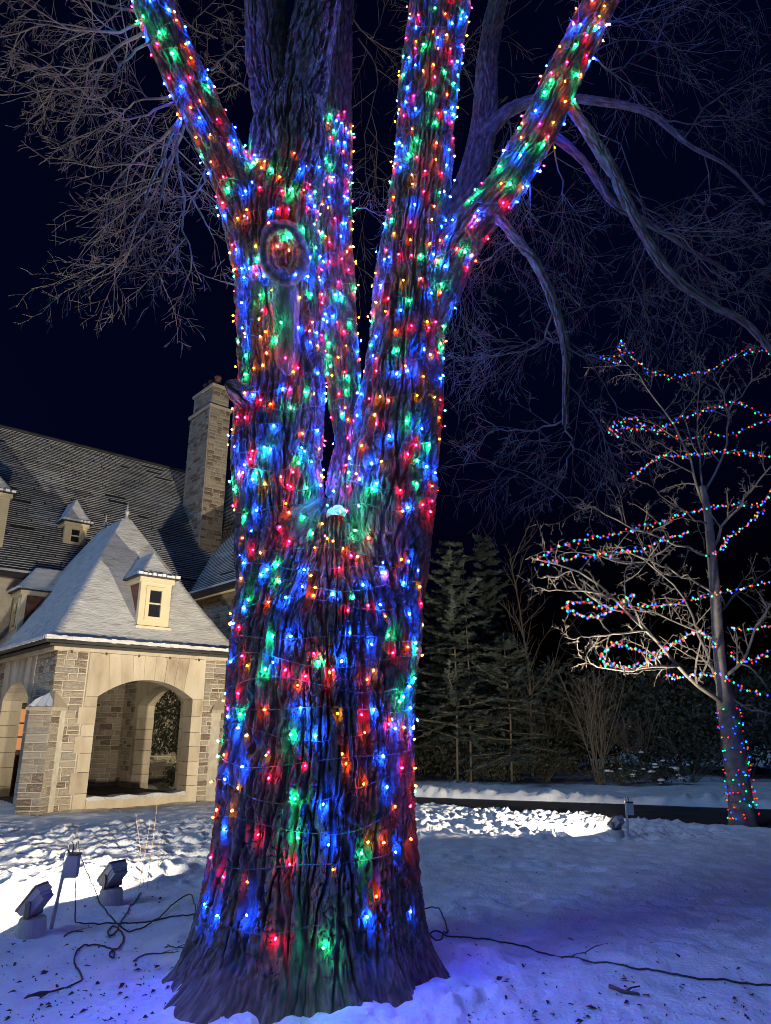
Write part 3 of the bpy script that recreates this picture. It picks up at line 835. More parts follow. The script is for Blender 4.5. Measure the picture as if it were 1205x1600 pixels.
p1, r1 = px_path([(775,335,5.22,9.36),(800,365,5.15,8.64),(838,412,5.1,7.56),(866,475,5.05,7.2),(884,545,5.0,6.84),(884,610,5.0,5.76),(884,664,5.0,4.68)])
droop_a = Stem(p1, r1, 50, 170, 270, .4, 1.5, name='branch')
p1, r1 = px_path([(888,160,5.0,10.2),(918,205,4.98,9.52),(958,270,4.95,9.52),(995,345,4.9,8.5),(1045,425,4.85,7.14),(1110,475,4.8,6.12),(1165,505,4.75,5.44),(1215,560,4.7,4.76)])
droop_b = Stem(p1, r1, 50, 190, 280, .4, 1.5, name='branch')
p1, r1 = px_path([(870,215,5.2,7.2),(910,250,5.25,6),(960,318,5.3,5.1),(1010,345,5.35,4.2),(1070,385,5.4,3),(1150,430,5.5,1.8)])
droop_c = Stem(p1, r1, 40, 120, 290, .35, 1.5, name='branch')

p1, r1 = px_path([(522,930,5.3,30),(523,860,5.3,30),(525,810,5.36,26),(528,760,5.5,18),(531,715,5.7,12),(533,680,5.9,6)])
Stem(p1, r1, 120, 120, 300, 1.0, 1.1, name='fork_web')

# knot hole with its swollen rim, and the bare scar below it
def build_knot():
    """swollen bark ring round a hollow, and the smooth scar below it, both lying on the front of the left stem"""
    rows = [(540,439,68,5.48),(470,437,68,5.45),(400,432,69,5.42),(330,434,66,5.4),(300,440,64,5.4)][::-1]
    ys_ = [r[0] for r in rows]
    def front(px, py, off):
        cx, hw, d = [float(np.interp(py, ys_, [r[k] for r in rows])) for k in (1, 2, 3)]
        R = metres(hw, py, d) * .97; dx = metres(px - cx, py, d)
        return at(px, py, d - math.sqrt(max(1e-4, R * R - dx * dx)) - off) - T0
    n = 64
    prof = [(40, 57, -.03), (37, 53, .025), (33, 48, .058), (28, 42, .062), (24, 36, .036), (20, 30, .004), (16, 23, .0), (12, 16, -.03), (9, 11, -.08), (7, 8, -.2)]
    V = []
    for k, (hw, hh, off) in enumerate(prof):
        for j in range(n):
            a = 2 * PI * j / n; w = 1 + .06 * math.sin(2 * a + .6) + .03 * math.sin(5 * a + k * .4)
            V.append(tuple(front(442 + hw * w * math.cos(a), 396 + max(0, k - 5) * 3.0 + hh * w * math.sin(a), off)))
    V = np.array(V).reshape(len(prof), n, 3)
    aa = np.linspace(0, 2 * PI, n, endpoint=False)[None, :]
    V[:, :, 1] += .016 * noise3(V[:, :, 0] * 22, V[:, :, 1] * 22, V[:, :, 2] * 22, 77) + .012 * noise3(V[:, :, 0] * 55, V[:, :, 1] * 55, V[:, :, 2] * 55, 78) + .006 * noise3(np.cos(aa) * 1.5 + 0 * V[:, :, 0], np.sin(aa) * 1.5, np.arange(len(prof))[:, None] * 1.3, 79)
    k_ = link('knot_rim', grid_mesh('knot_rim', V[:6].reshape(-1, 3), n, 6, M['bark'], uv=np.stack([np.tile(np.arange(n) / n * .7, (6, 1)), np.tile(np.arange(6)[:, None] * .05, (1, n))], -1)), tree)
    link('knot_hollow', grid_mesh('knot_hollow', V[5:].reshape(-1, 3), n, len(prof) - 5, M['scar'], smooth=False), tree)
    rw = 60; nc = 25; V = []
    for i in range(rw):
        py = 442 + (586 - 442) * i / (rw - 1); u = i / (rw - 1)
        hw = 26 * math.sqrt(max(.01, 1 - max(0, (u - .55) / .45) ** 2)) * (.92 + .08 * math.sin(u * 9))
        for j in range(nc):
            x = -1 + 2 * j / (nc - 1)
            V.append(tuple(front(441 + 8 * u + hw * x, py, .018 - .055 * abs(x) ** 4)))
    V = np.array(V); V[:, 1] += .03 * noise3(V[:, 0] * 14, V[:, 1] * 6, V[:, 2] * 5, 79) + .018 * np.abs(noise3(V[:, 0] * 40, V[:, 1] * 40, V[:, 2] * 7, 80)) + .01 * noise3(V[:, 0] * 80, V[:, 1] * 80, V[:, 2] * 40, 81)
    link('bark_scar', grid_mesh('bark_scar', V, nc, rw, M['scar'], wrap=False, smooth=False), tree)
    c = at(524, 806, 5.24) - T0; nu, nv = 28, 12; V = []
    for i in range(nv):
        ph = PI * .62 * i / (nv - 1)
        for j in range(nu):
            a = 2 * PI * j / nu
            V.append((.075 * math.sin(ph) * math.cos(a), .10 * math.sin(ph) * math.sin(a), .055 * math.cos(ph)))
    V = np.array(V); V *= (1 + .55 * noise3(V[:, 0] * 12, V[:, 1] * 12, V[:, 2] * 12, 90) + .3 * noise3(V[:, 0] * 30, V[:, 1] * 30, V[:, 2] * 30, 91))[:, None]
    link('fork_snow', grid_mesh('fork_snow', V + np.array(c), nu, nv, M['snow']), tree)
build_knot()

# ------------------------------------------------------------------ twigs
rt = random.Random(11)
def wander(p, d, length, nseg, jit, pull, rnd):
    pts = [Vector(p)]; d = Vector(d).normalized()
    for k in range(nseg):
        d = (d + Vector((rnd.gauss(0, jit), rnd.gauss(0, jit), rnd.gauss(0, jit))) + Vector(pull)).normalized()
        pts.append(pts[-1] + d * (length / nseg))
    return pts
def spray(mb, pts, r0, level, rnd, spread=.8, ratio=.6, kids=(5, 5, 4), pull=(0, 0, -.04), rmin=.0017, jit=.16, sides=(5, 4, 3, 3), draw=True, org=Vector((0, 0, 0)), t0=.12):
    """adds a branch along pts and its side twigs, recursively"""
    n = len(pts)
    if draw:
        mb.tube([q - org for q in pts], [max(rmin, r0 * (1 - .72 * i / (n - 1))) for i in range(n)], sides[min(3, 3 - min(3, level))], cap=False)
    if level <= 0: return
    tot = sum((pts[i+1] - pts[i]).length for i in range(n - 1))
    k = kids[min(len(kids) - 1, len(kids) - level)] if level <= len(kids) else kids[0]
    for c in range(k):
        x = t0 + (1 - t0) * (c + rnd.random()) / k
        i = min(n - 2, int(x * (n - 1))); f = x * (n - 1) - i
        p = pts[i].lerp(pts[i+1], f); d = (pts[i+1] - pts[i]).normalized()
        o = d.orthogonal().normalized(); o.rotate(Quaternion(d, rnd.uniform(0, 2 * PI)))
        nd = (d * (1 - spread * .5) + o * spread * rnd.uniform(.6, 1.2)).normalized()
        ln = tot * ratio * rnd.uniform(.55, 1.15) * (1 - .35 * x)
        ns = 5 if level > 1 else 4
        spray(mb, wander(p, nd, ln, ns, jit, pull, rnd), max(rmin, r0 * (1 - .6 * x) * .58), level - 1, rnd, spread, ratio, kids, pull, rmin, jit, sides, True, org)

def twig_branch(path, r0, level=3, kids=(6, 5, 4), seed=0, pull=(0, 0, -.05), parent=tree, org=T0, ratio=.5, jit=.17, name='branch', matl=None, spread=.85, rmin=.0017, rough=.012):
    rnd = random.Random(seed)
    pts = [Vector(p) + Vector((rnd.gauss(0, rough), rnd.gauss(0, rough), rnd.gauss(0, rough))) * (0 < k < 11) for k, p in enumerate(catmull(path, 12))]
    mb = MB(); mb.tube([q - org for q in pts], [max(.003, r0 * (1 - .8 * i / 11)) for i in range(12)], 6)
    b = mb.build(name, matl or M['twig'], parent, smooth=True)
    mb = MB(); spray(mb, pts, r0, level, rnd, kids=kids, pull=pull, draw=False, org=org, ratio=ratio, jit=jit, spread=spread, rmin=rmin)
    mb.build('twigs', matl or M['twig'], b)
    return b
def pp(L_): return [at(*q) for q in L_]
# left side fans
LB = [
 ([(232,45,4.98),(170,80,5.2),(110,110,5.4),(40,128,5.6)], .022),
 ([(228,38,4.95),(150,50,4.8),(70,40,4.7),(-20,60,4.6)], .020),
 ([(222,20,4.9),(160,5,5.2),(80,-20,5.4),(0,-40,5.5)], .018),
 ([(238,55,4.98),(195,95,4.7),(160,150,4.6),(60,135,4.5)], .018),
 ([(288,185,5.1),(272,215,5.2),(284,300,5.3),(286,360,5.35),(315,440,5.4)], .024),
 ([(284,180,5.1),(262,225,5.0),(232,300,4.95),(205,360,4.9),(180,420,4.9)], .022),
 ([(284,180,5.1),(255,215,5.3),(210,250,5.5),(175,300,5.6),(160,370,5.7)], .020),
 ([(286,186,5.1),(268,240,4.9),(250,320,4.8),(235,390,4.75),(255,440,4.7)], .018),
 ([(290,190,5.1),(262,260,5.6),(220,340,5.8),(200,400,5.9),(165,430,6.0)], .018),
 ([(322,250,5.2),(315,290,5.3),(290,330,5.5),(270,400,5.6)], .014),
 ([(275,160,5.1),(220,180,5.0),(160,200,4.9),(110,225,4.9)], .016),
 ([(270,150,5.1),(215,160,5.6),(185,175,5.8),(130,180,6.0)], .016),
 ([(330,110,5.9),(350,90,5.9),(372,65,5.9),(384,60,5.9)], .016),
 ([(400,150,6.0),(370,130,6.2),(330,150,6.4),(300,130,6.5)], .014),
 ([(340,60,6.2),(300,40,6.4),(330,10,6.5),(360,-30,6.5)], .012),
]
for i, (p, r) in enumerate(LB):
    twig_branch(pp(p), r * .8, 3, (8, 6, 4), 300 + i, pull=(-.02, 0, -.085), ratio=.58, jit=.13, spread=.75)
RB = [
 ([(884,660,5.0),(893,700,5.0),(880,745,5.0),(860,780,5.0)], .012),
 ([(884,655,5.0),(845,672,5.1),(790,672,5.2),(745,650,5.3)], .011),
 ([(868,480,5.05),(845,540,5.1),(790,555,5.3),(720,560,5.4)], .012),
 ([(880,535,5.0),(840,530,5.0),(770,548,4.9),(712,565,4.9)], .011),
 ([(806,372,5.15),(770,400,5.3),(735,430,5.4),(705,480,5.5)], .011),
 ([(870,495,5.05),(920,478,5.2),(970,470,5.3),(1030,480,5.4)], .010),
 ([(882,530,5.0),(920,560,5.0),(955,620,5.0),(985,690,5.0)], .010),
 ([(886,600,5.0),(920,640,5.1),(950,700,5.2),(930,780,5.3)], .010),
 ([(820,250,5.1),(830,320,5.2),(800,400,5.3),(830,470,5.4)], .010),
 ([(850,190,5.05),(870,260,5.1),(880,330,5.2),(850,420,5.3)], .010),
 ([(880,140,5.0),(920,90,5.2),(980,60,5.4),(1060,70,5.5)], .014),
 ([(905,70,4.9),(960,110,5.0),(1010,80,5.1),(1100,60,5.2)], .014),
 ([(930,20,4.9),(980,40,5.2),(1050,20,5.4),(1120,-20,5.5)], .014),
 ([(1070,215,6.0),(1110,160,6.0),(1160,140,6.0),(1215,130,6.0)], .013),
 ([(1040,190,6.0),(1100,190,5.9),(1160,185,5.8),(1215,165,5.7)], .012),
 ([(960,280,4.95),(1020,330,5.0),(1080,370,5.1),(1170,400,5.2)], .012),
 ([(1000,350,4.9),(1060,370,4.7),(1120,430,4.6),(1205,470,4.5)], .011),
 ([(1050,428,4.85),(1100,400,4.8),(1150,390,4.7),(1210,370,4.6)], .010),
 ([(1110,475,4.8),(1150,460,4.8),(1180,430,4.8),(1215,420,4.8)], .010),
 ([(930,225,4.98),(960,220,5.1),(1000,300,5.2),(1010,380,5.3)], .011),
 ([(1010,380,4.9),(990,440,5.1),(1010,500,5.2),(1000,560,5.3)], .010),
 ([(1080,455,4.8),(1060,500,5.0),(1090,540,5.1),(1080,600,5.2)], .009),
 ([(720,330,6.3),(700,400,6.5),(720,480,6.6),(705,560,6.7)], .012),
 ([(760,180,6.6),(730,120,6.8),(700,60,6.9),(690,-20,7.0)], .012),
 ([(790,165,6.4),(800,230,6.6),(770,290,6.8),(790,350,6.9)], .012),
 ([(750,230,6.5),(790,260,6.7),(830,330,6.9),(870,400,7.0)], .012),
 ([(1100,240,6.0),(1110,300,6.0),(1080,380,6.0),(1110,440,6.0)], .009),
 ([(880,780,6.5),(820,740,6.4),(760,720,6.3),(700,690,6.2)], .011),
 ([(560,60,7.5),(590,120,7.5),(570,220,7.6),(580,330,7.6)], .012),
 ([(556,325,6.4),(580,330,6.2),(600,338,6.0),(612,342,5.8)], .008),
 ([(540,20,7.3),(580,60,7.3),(600,20,7.3),(620,-30,7.3)], .011),
]
for i, (p, r) in enumerate(RB):
    twig_branch(pp(p), r * .8, 3, (8, 5, 4), 400 + i, pull=(0, 0, -.10), ratio=.68, jit=.13, spread=.75)

# ------------------------------------------------------------------ light strings
def bulb_meshes(pre='bulb_'):
    out = {}
    for k in BULBS:
        mb = MB()
        # socket, then a small faceted lens
        mb.lathe([(.0, -.016), (.0048, -.016), (.0055, -.002), (.0055, .0)], 6, 0)
        mb.lathe([(.0050, .0), (.0060, .004), (.0056, .011), (.0028, .016), (0, .017)], 6, 1)
        out[k] = mb.mesh('bulb', [M['greencord'], M[pre + k]])
    return out
BM = bulb_meshes(); BMS = bulb_meshes('small_bulb_')
SEQ = ['blue', 'red', 'green', 'orange', 'blue', 'amber', 'red', 'green', 'blue', 'orange']
def bulb_at(parent, p, d, col, sc=1.0):
    o = link('bulb', (BM if sc < 1.5 else BMS)[col], parent)
    o.location = p; o.rotation_mode = 'QUATERNION'; o.rotation_quaternion = Vector((0, 0, 1)).rotation_difference(d)
    o.scale = (sc, sc, sc)
    return o
def wrap(stem, s0, s1, pitch, step, label, seed, th0=0.0, group='light strings wound round the big tree', off=.016, slack=.35, reverse=False):
    """helical string from s0 to s1; pitch(s) metres per turn"""
    rnd = random.Random(seed)
    q = thing('light_string', label, 'light string', (0, 0, 0), 0, group)
    pts = []; th = th0; s = s0; since = rnd.random() * step(s0); ci = rnd.randrange(10); cnt = 0
    prev = None
    wob = [rnd.uniform(0, 6) for _ in range(3)]
    while s < s1:
        sw = s + .05 * math.sin(th * 2 + wob[0]) + .035 * math.sin(th * 3.3 + wob[1])
        sw = min(max(sw, stem.s[0] + .02), stem.s[-1] - .02)
        p, n, t = stem.surf(th % (2 * PI), sw)
        p = p + n * .004
        pts.append(p)
        if prev is not None:
            since += (p - prev).length
        view = (Vector((0, 0, EYE)) - p).normalized()
        if since > step(s):
            since = step(s) * (1 - rnd.choice((.35, .6, .9, 1.1, 1.4, 1.5)))
            kx, ky = p.x - knot_c.x, p.z - knot_c.z
            in_knot = stem is left_stem and (kx / .20) ** 2 + (ky / .29) ** 2 < 1
            if n.dot(view) > -.06 and not in_knot:
                dirn = (n * rnd.uniform(.25, 1.0) + t * rnd.gauss(0, .7) + n.cross(t) * rnd.gauss(0, .6)).normalized()
                c = SEQ[ci % 10] if rnd.random() < .7 else rnd.choice(SEQ)
                bulb_at(q, p + n * rnd.uniform(.0, .024) + t * rnd.gauss(0, .05), dirn, c, rnd.uniform(.85, 1.15)); cnt += 1
            ci += 1
        prev = p
        th += math.radians(7); s += pitch(s) * 7 / 360
    mb = MB(); mb.tube(pts, .0032, 4, cap=False)
    mb.build('cable', M['greencord'], q)
    return q, cnt
knot_c = at(442, 398, 5.1)
counts = []
counts.append(wrap(trunk, .28, 1.45, lambda s: .30 if s < .9 else .19, lambda s: .18, 'sparse multicoloured light string round the foot of the big trunk', 1)[1])
counts.append(wrap(trunk, 1.45, 2.35, lambda s: .16, lambda s: .14, 'dense multicoloured light string round the middle of the big trunk', 2)[1])
counts.append(wrap(trunk, 2.35, 3.2, lambda s: .14, lambda s: .135, 'dense multicoloured light string just under the fork of the big trunk', 3)[1])
def s_at_z(st, z): return float(np.interp(z, st.C[:, 2], st.s))
zl = lambda py, d=5.5: at(600, py, d).z
fs = [o for o in COL.objects if o.name.startswith('light_string')][-1]
for kx, ky, kd, kc in ((512, 790, 5.02, 'green'), (532, 800, 5.04, 'green'), (522, 768, 5.1, 'blue'), (508, 838, 4.92, 'red'), (520, 846, 4.9, 'orange')):
    bulb_at(fs, at(kx, ky, kd), Vector((random.Random(kx).uniform(-.5, .5), -1, .3)).normalized(), kc)
counts.append(wrap(left_stem, s_at_z(left_stem, 3.15), s_at_z(left_stem, zl(275, 5.4)), lambda s: .17, lambda s: .135, 'multicoloured light string round the stem with the knot hole', 4)[1])
ks = [o for o in COL.objects if o.name.startswith('light_string')][-1]
for kx, ky, kc in ((450, 372, 'green'), (434, 386, 'orange'), (452, 392, 'orange'), (462, 430, 'blue'), (428, 426, 'green'), (440, 505, 'green'), (446, 560, 'red')):
    bulb_at(ks, at(kx, ky, 5.02), Vector((random.Random(kx).uniform(-.5, .5), -1, .3)).normalized(), kc)
counts.append(wrap(right_stem, s_at_z(right_stem, 3.15), s_at_z(right_stem, zl(-40, 5.6)), lambda s: .19, lambda s: .135, 'multicoloured light string up the tall stem to the right of the fork', 5)[1])
counts.append(wrap(back_stem, s_at_z(back_stem, zl(800, 6.2)), s_at_z(back_stem, zl(185, 6.4)), lambda s: .15, lambda s: .13, 'multicoloured light string on the slim stem behind the fork, dark above', 6)[1])
counts.append(wrap(left_limb, .35, left_limb.s[-1] - .05, lambda s: .20, lambda s: .14, 'multicoloured light string along the limb reaching up to the left', 7)[1])
counts.append(wrap(right_limb, .25, right_limb.s[-1] - .05, lambda s: .18, lambda s: .13, 'multicoloured light string along the limb reaching up to the right', 8)[1])
print('BULBS', counts, sum(counts))

# ------------------------------------------------------------------ the small tree by the drive
TB = on_ground(1162, 1288)
small = thing('crab_apple_tree', 'small bare wide-spreading tree draped with coloured lights beside the drive', 'tree', (TB.x, TB.y, 0))
TBv = Vector((TB.x, TB.y, 0))
def small_tree():
    D = TB.y
    mb = MB()
    path = [(1163,1296,D),(1158,1250,D),(1150,1190,D),(1142,1140,D),(1136,1105,D),(1128,1060,D),(1122,1000,D),(1118,930,D),(1112,860,D),(1106,800,D),(1098,760,D)]
    P = [Vector(p) for p in catmull(pp(path), 40)]
    R = list(catmull([[r] for r in (.25,.20,.185,.18,.175,.11,.10,.095,.085,.075,.06)], 40)[:, 0])
    V = []
    nu = 26
    st = Stem.__new__(Stem)
    C = np.array(P); Rr = np.array(R)
    for i in range(40):
        for j in range(nu):
            a = 2 * PI * j / nu
            V.append(C[i] + np.array([math.cos(a), math.sin(a), 0]) * Rr[i] * (1 + .05 * math.sin(a * 5 + i * .2)))
    V = np.array(V)
    link('trunk', grid_mesh('trunk', V - np.array(TBv), nu, 40, M['pale_twig']), small, None)
    limbs = [
     ([(1136,1105,D),(1100,1075,D-.3),(1060,1040,D-.6),(1010,985,D-1),(960,935,D-1.3),(900,890,D-1.5),(830,872,D-1.6)], .085),
     ([(1060,1040,D-.6),(1020,1040,D-1.0),(980,1048,D-1.3),(930,1040,D-1.6),(915,1020,D-1.7)], .05),
     ([(960,935,D-1.3),(920,925,D-1.5),(880,922,D-1.7),(828,920,D-1.9)], .04),
     ([(1010,985,D-1.0),(960,990,D-1.3),(915,1000,D-1.5),(882,995,D-1.6)], .04),
     ([(1134,1090,D),(1110,1040,D+.3),(1090,980,D+.6),(1060,920,D+1.0),(1010,880,D+1.4),(960,850,D+1.6)], .07),
     ([(1128,1060,D),(1160,1035,D-.2),(1180,990,D-.3),(1215,930,D-.4),(1260,880,D-.5)], .07),
     ([(1130,1085,D),(1170,1105,D-.3),(1210,1115,D-.5),(1280,1100,D-.7)], .05),
     ([(1112,860,D),(1140,810,D-.2),(1170,770,D-.4),(1205,730,D-.6),(1250,690,D-.8)], .06),
     ([(1106,800,D),(1085,740,D),(1060,680,D-.1),(1030,630,D-.2),(1000,590,D-.3),(968,555,D-.4)], .055),
     ([(1100,770,D),(1135,700,D+.1),(1138,640,D+.2),(1120,590,D+.2),(1090,570,D+.2)], .05),
     ([(1098,762,D),(1092,690,D+.3),(1090,620,D+.5),(1095,560,D+.6)], .04),
     ([(1108,820,D),(1070,800,D-.4),(1030,770,D-.8),(990,745,D-1.1)], .04),
     ([(1112,870,D),(1060,850,D-.6),(1000,830,D-1.1),(940,800,D-1.5),(900,790,D-1.7)], .05),
     ([(1118,930,D),(1070,900,D-.7),(1030,880,D-1.2),(970,860,D-1.8)], .05),
     ([(1120,960,D),(1150,930,D+.5),(1190,900,D+.9),(1240,850,D+1.2)], .05),
     ([(1138,640,D+.2),(1170,600,D+.1),(1180,560,D),(1200,530,D)], .03),
     ([(1122,1000,D),(1080,985,D+.7),(1030,960,D+1.3),(970,950,D+1.8)], .045),
     ([(1050,850,D-.6),(1000,880,D-1.2),(930,870,D-1.7),(870,860,D-2.0)], .035),
     ([(1085,740,D),(1040,720,D-.4),(1000,700,D-.7),(965,680,D-.9)], .03),
    ]
    for i, (p, r) in enumerate(limbs):
        twig_branch(pp(p), r * .52, 3, (11, 6, 4), 600 + i, pull=(0, 0, .03), parent=small, org=TBv, ratio=.33, jit=.19, name='branch', matl=M['pale_twig'], spread=.9, rmin=.0032, rough=.02)
small_tree()

def bulb_stuff(name, pts_cols, parent):
    """bulbs only two or three pixels across: one mesh per strand"""
    mb = MB()
    for p, c in pts_cols:
        i = list(BULBS).index(c); x, y, z = p; r = .0185
        b = len(mb.v)
        mb.v += [(x+r,y,z),(x-r,y,z),(x,y+r,z),(x,y-r,z),(x,y,z+r*1.2),(x,y,z-r*1.2)]
        for f in ((0,2,4),(2,1,4),(1,3,4),(3,0,4),(2,0,5),(1,2,5),(3,1,5),(0,3,5)):
            mb.f.append(tuple(b + k for k in f)); mb.m.append(i)
    return mb.build(name, [M['small_bulb_' + k] for k in BULBS], parent, kind='stuff')
def strand(path, label, seed, sp=.10):
    rnd = random.Random(seed)
    q = thing('light_string', label, 'light string', (0, 0, 0), 0, 'light strings draped through the small tree')
    P = [Vector(p) for p in catmull(pp(path), 12 * len(path))]
    for p in P: p += Vector((rnd.gauss(0, .012), rnd.gauss(0, .03), rnd.gauss(0, .012)))
    mb = MB(); mb.tube(P, .004, 3, cap=False); mb.build('cable', M['greencord'], q)
    out = []; acc = 0; ci = rnd.randrange(10)
    for a, b in zip(P[:-1], P[1:]):
        l = (b - a).length; x = sp - acc
        while x < l:
            p = a.lerp(b, x / l)
            out.append((p + Vector((rnd.gauss(0, .02), rnd.gauss(0, .03), rnd.gauss(0, .02))), SEQ[ci % 10])); ci += 1
            x += sp * rnd.uniform(.7, 1.3)
        acc = l - (x - sp) if x > l else 0
        acc = max(0, min(sp, acc))
    bulb_stuff('bulbs', out, q)
D = TB.y
strand([(940,558,D-.4),(955,560,D-.5),(968,566,D-.5),(968,540,D-.4),(972,535,D-.3),(985,555,D-.3),(1005,575,D-.4),(1030,585,D-.4),(1055,590,D-.3),(1085,584,D-.1),(1112,578,D),(1140,560,D),(1165,550,D),(1190,548,D),(1215,553,D)], 'topmost light string across the crown of the small tree', 21)
strand([(956,680,D-.9),(955,665,D-.9),(975,658,D-.9),(990,652,D-.8),(1005,664,D-.7),(1030,670,D-.5),(1060,656,D-.3),(1090,645,D),(1120,638,D+.1),(1148,628,D+.1),(1175,640,D),(1215,656,D-.1)], 'second light string from the top of the small tree, coiled at its tip', 22)
strand([(958,680,D-.9),(966,681,D-.9),(972,668,D-.8),(1010,672,D+.4),(1060,686,D+.5),(1085,684,D+.5),(1112,678,D+.4),(1135,682,D+.2),(1160,672,D+.1),(1185,660,D),(1215,650,D)], 'thin light string sagging just below the second one of the small tree', 23, .14)
strand([(984,747,D-1.1),(1000,737,D-1.1),(1020,720,D-1.0),(1035,713,D-.8),(1070,712,D-.5),(1110,708,D-.3),(1150,704,D-.3),(1180,711,D-.4),(1215,713,D-.5)], 'nearly level light string at mid height in the small tree', 24, .085)
strand([(836,876,D-1.7),(870,856,D-1.8),(900,845,D-1.8),(930,840,D-1.7),(970,834,D-1.5),(1010,822,D-1.2),(1045,812,D-.8),(1080,799,D-.5),(1112,793,D-.2),(1150,789,D-.2),(1185,790,D-.4),(1200,775,D-.6),(1215,755,D-.7)], 'long light string rising from the far left twig tips of the small tree', 25)
strand([(845,880,D-1.7),(870,878,D-1.8),(900,870,D-1.9),(940,867,D-1.9),(975,862,D-1.8),(1005,857,D-1.6),(1035,845,D-1.3),(1060,836,D-1.1),(1078,832,D-1.0)], 'light string just beneath the long rising one in the small tree', 26, .09)
strand([(1105,868,D-.3),(1125,860,D-.4),(1132,848,D-.5),(1140,838,D-.6),(1165,822,D-.6),(1180,808,D-.5),(1195,795,D-.5)], 'short curling light string beside the upper trunk of the small tree', 27)
strand([(880,948,D-1.7),(892,940,D-1.7),(915,942,D-1.6),(945,949,D-1.4),(980,947,D-1.1),(1010,949,D-.9),(1045,945,D-.7),(1080,937,D-.5),(1112,931,D-.3),(1145,922,D-.3),(1175,916,D-.5),(1215,905,D-.7)], 'light string crossing the middle of the small tree past its trunk', 28)
strand([(880,948,D-1.7),(895,957,D-1.8),(915,964,D-1.8),(935,963,D-1.7),(955,955,D-1.6),(975,938,D-1.5),(992,928,D-1.4)], 'hanging loop of lights at the left twig tips of the small tree', 29, .085)
strand([(938,1030,D-1.6),(945,1015,D-1.6),(962,1008,D-1.5),(985,1012,D-1.4),(1010,1020,D-1.2),(1035,1018,D-1.0),(1055,1005,D-.8),(1075,994,D-.6),(1090,986,D-.4),(1110,1000,D-.3),(1118,1015,D-.2)], 'light string bunched over the low left branches of the small tree', 30, .085)
strand([(940,1034,D-1.6),(955,1041,D-1.6),(985,1040,D-1.5),(1010,1036,D-1.3),(1030,1026,D-1.1),(1045,1012,D-1.0)], 'short light string under the bunched one on the low left branches', 31, .085)
strand([(1040,1056,D-.9),(1062,1058,D-.8),(1085,1054,D-.6),(1110,1053,D-.4),(1128,1054,D-.25),(1145,1066,D-.3),(1170,1080,D-.5),(1215,1086,D-.6)], 'lowest light string passing the fork of the small tree', 32)
strand([(1137,980,D-.2),(1160,984,D-.2),(1190,980,D-.3),(1215,978,D-.3)], 'upper short light string on the right branches of the small tree', 33)
strand([(1138,1020,D-.3),(1160,1034,D-.3),(1185,1028,D-.4),(1200,1018,D-.4),(1215,1008,D-.5)], 'lower short light string on the right branches of the small tree', 34)
def small_trunk_string():
    rnd = random.Random(77)
    q = thing('light_string', 'closely wound light string on the trunk of the small tree', 'light string', (0, 0, 0), 0, 'light strings draped through the small tree')
    ys = np.linspace(1285, 1105, 300); P = []; out = []; ci = 0
    for k in range(300):
        t = k / 299; c = at(np.interp(ys[k], [1105, 1140, 1190, 1250, 1296], [1136, 1142, 1150, 1158, 1163]), ys[k], TB.y)
        th = t * 14 * 2 * PI; r = np.interp(t, [0, 1], [.235, .19])
        p = c + Vector((math.cos(th) * r, math.sin(th) * r, 0)); P.append(p)
        if rnd.random() < .55 and math.sin(th) < .25:
            out.append((p + Vector((math.cos(th) * .015, math.sin(th) * .015, rnd.gauss(0, .03))), rnd.choice(SEQ)))
        if k % 2 == 0: ci += 1
    mb = MB(); mb.tube(P, .004, 3, cap=False); mb.build('cable', M['greencord'], q)
    for p, c in out:
        bulb_at(q, p, Vector((rnd.gauss(0, .4), -1, rnd.gauss(0, .5))).normalized(), c, 1.9)
small_trunk_string()

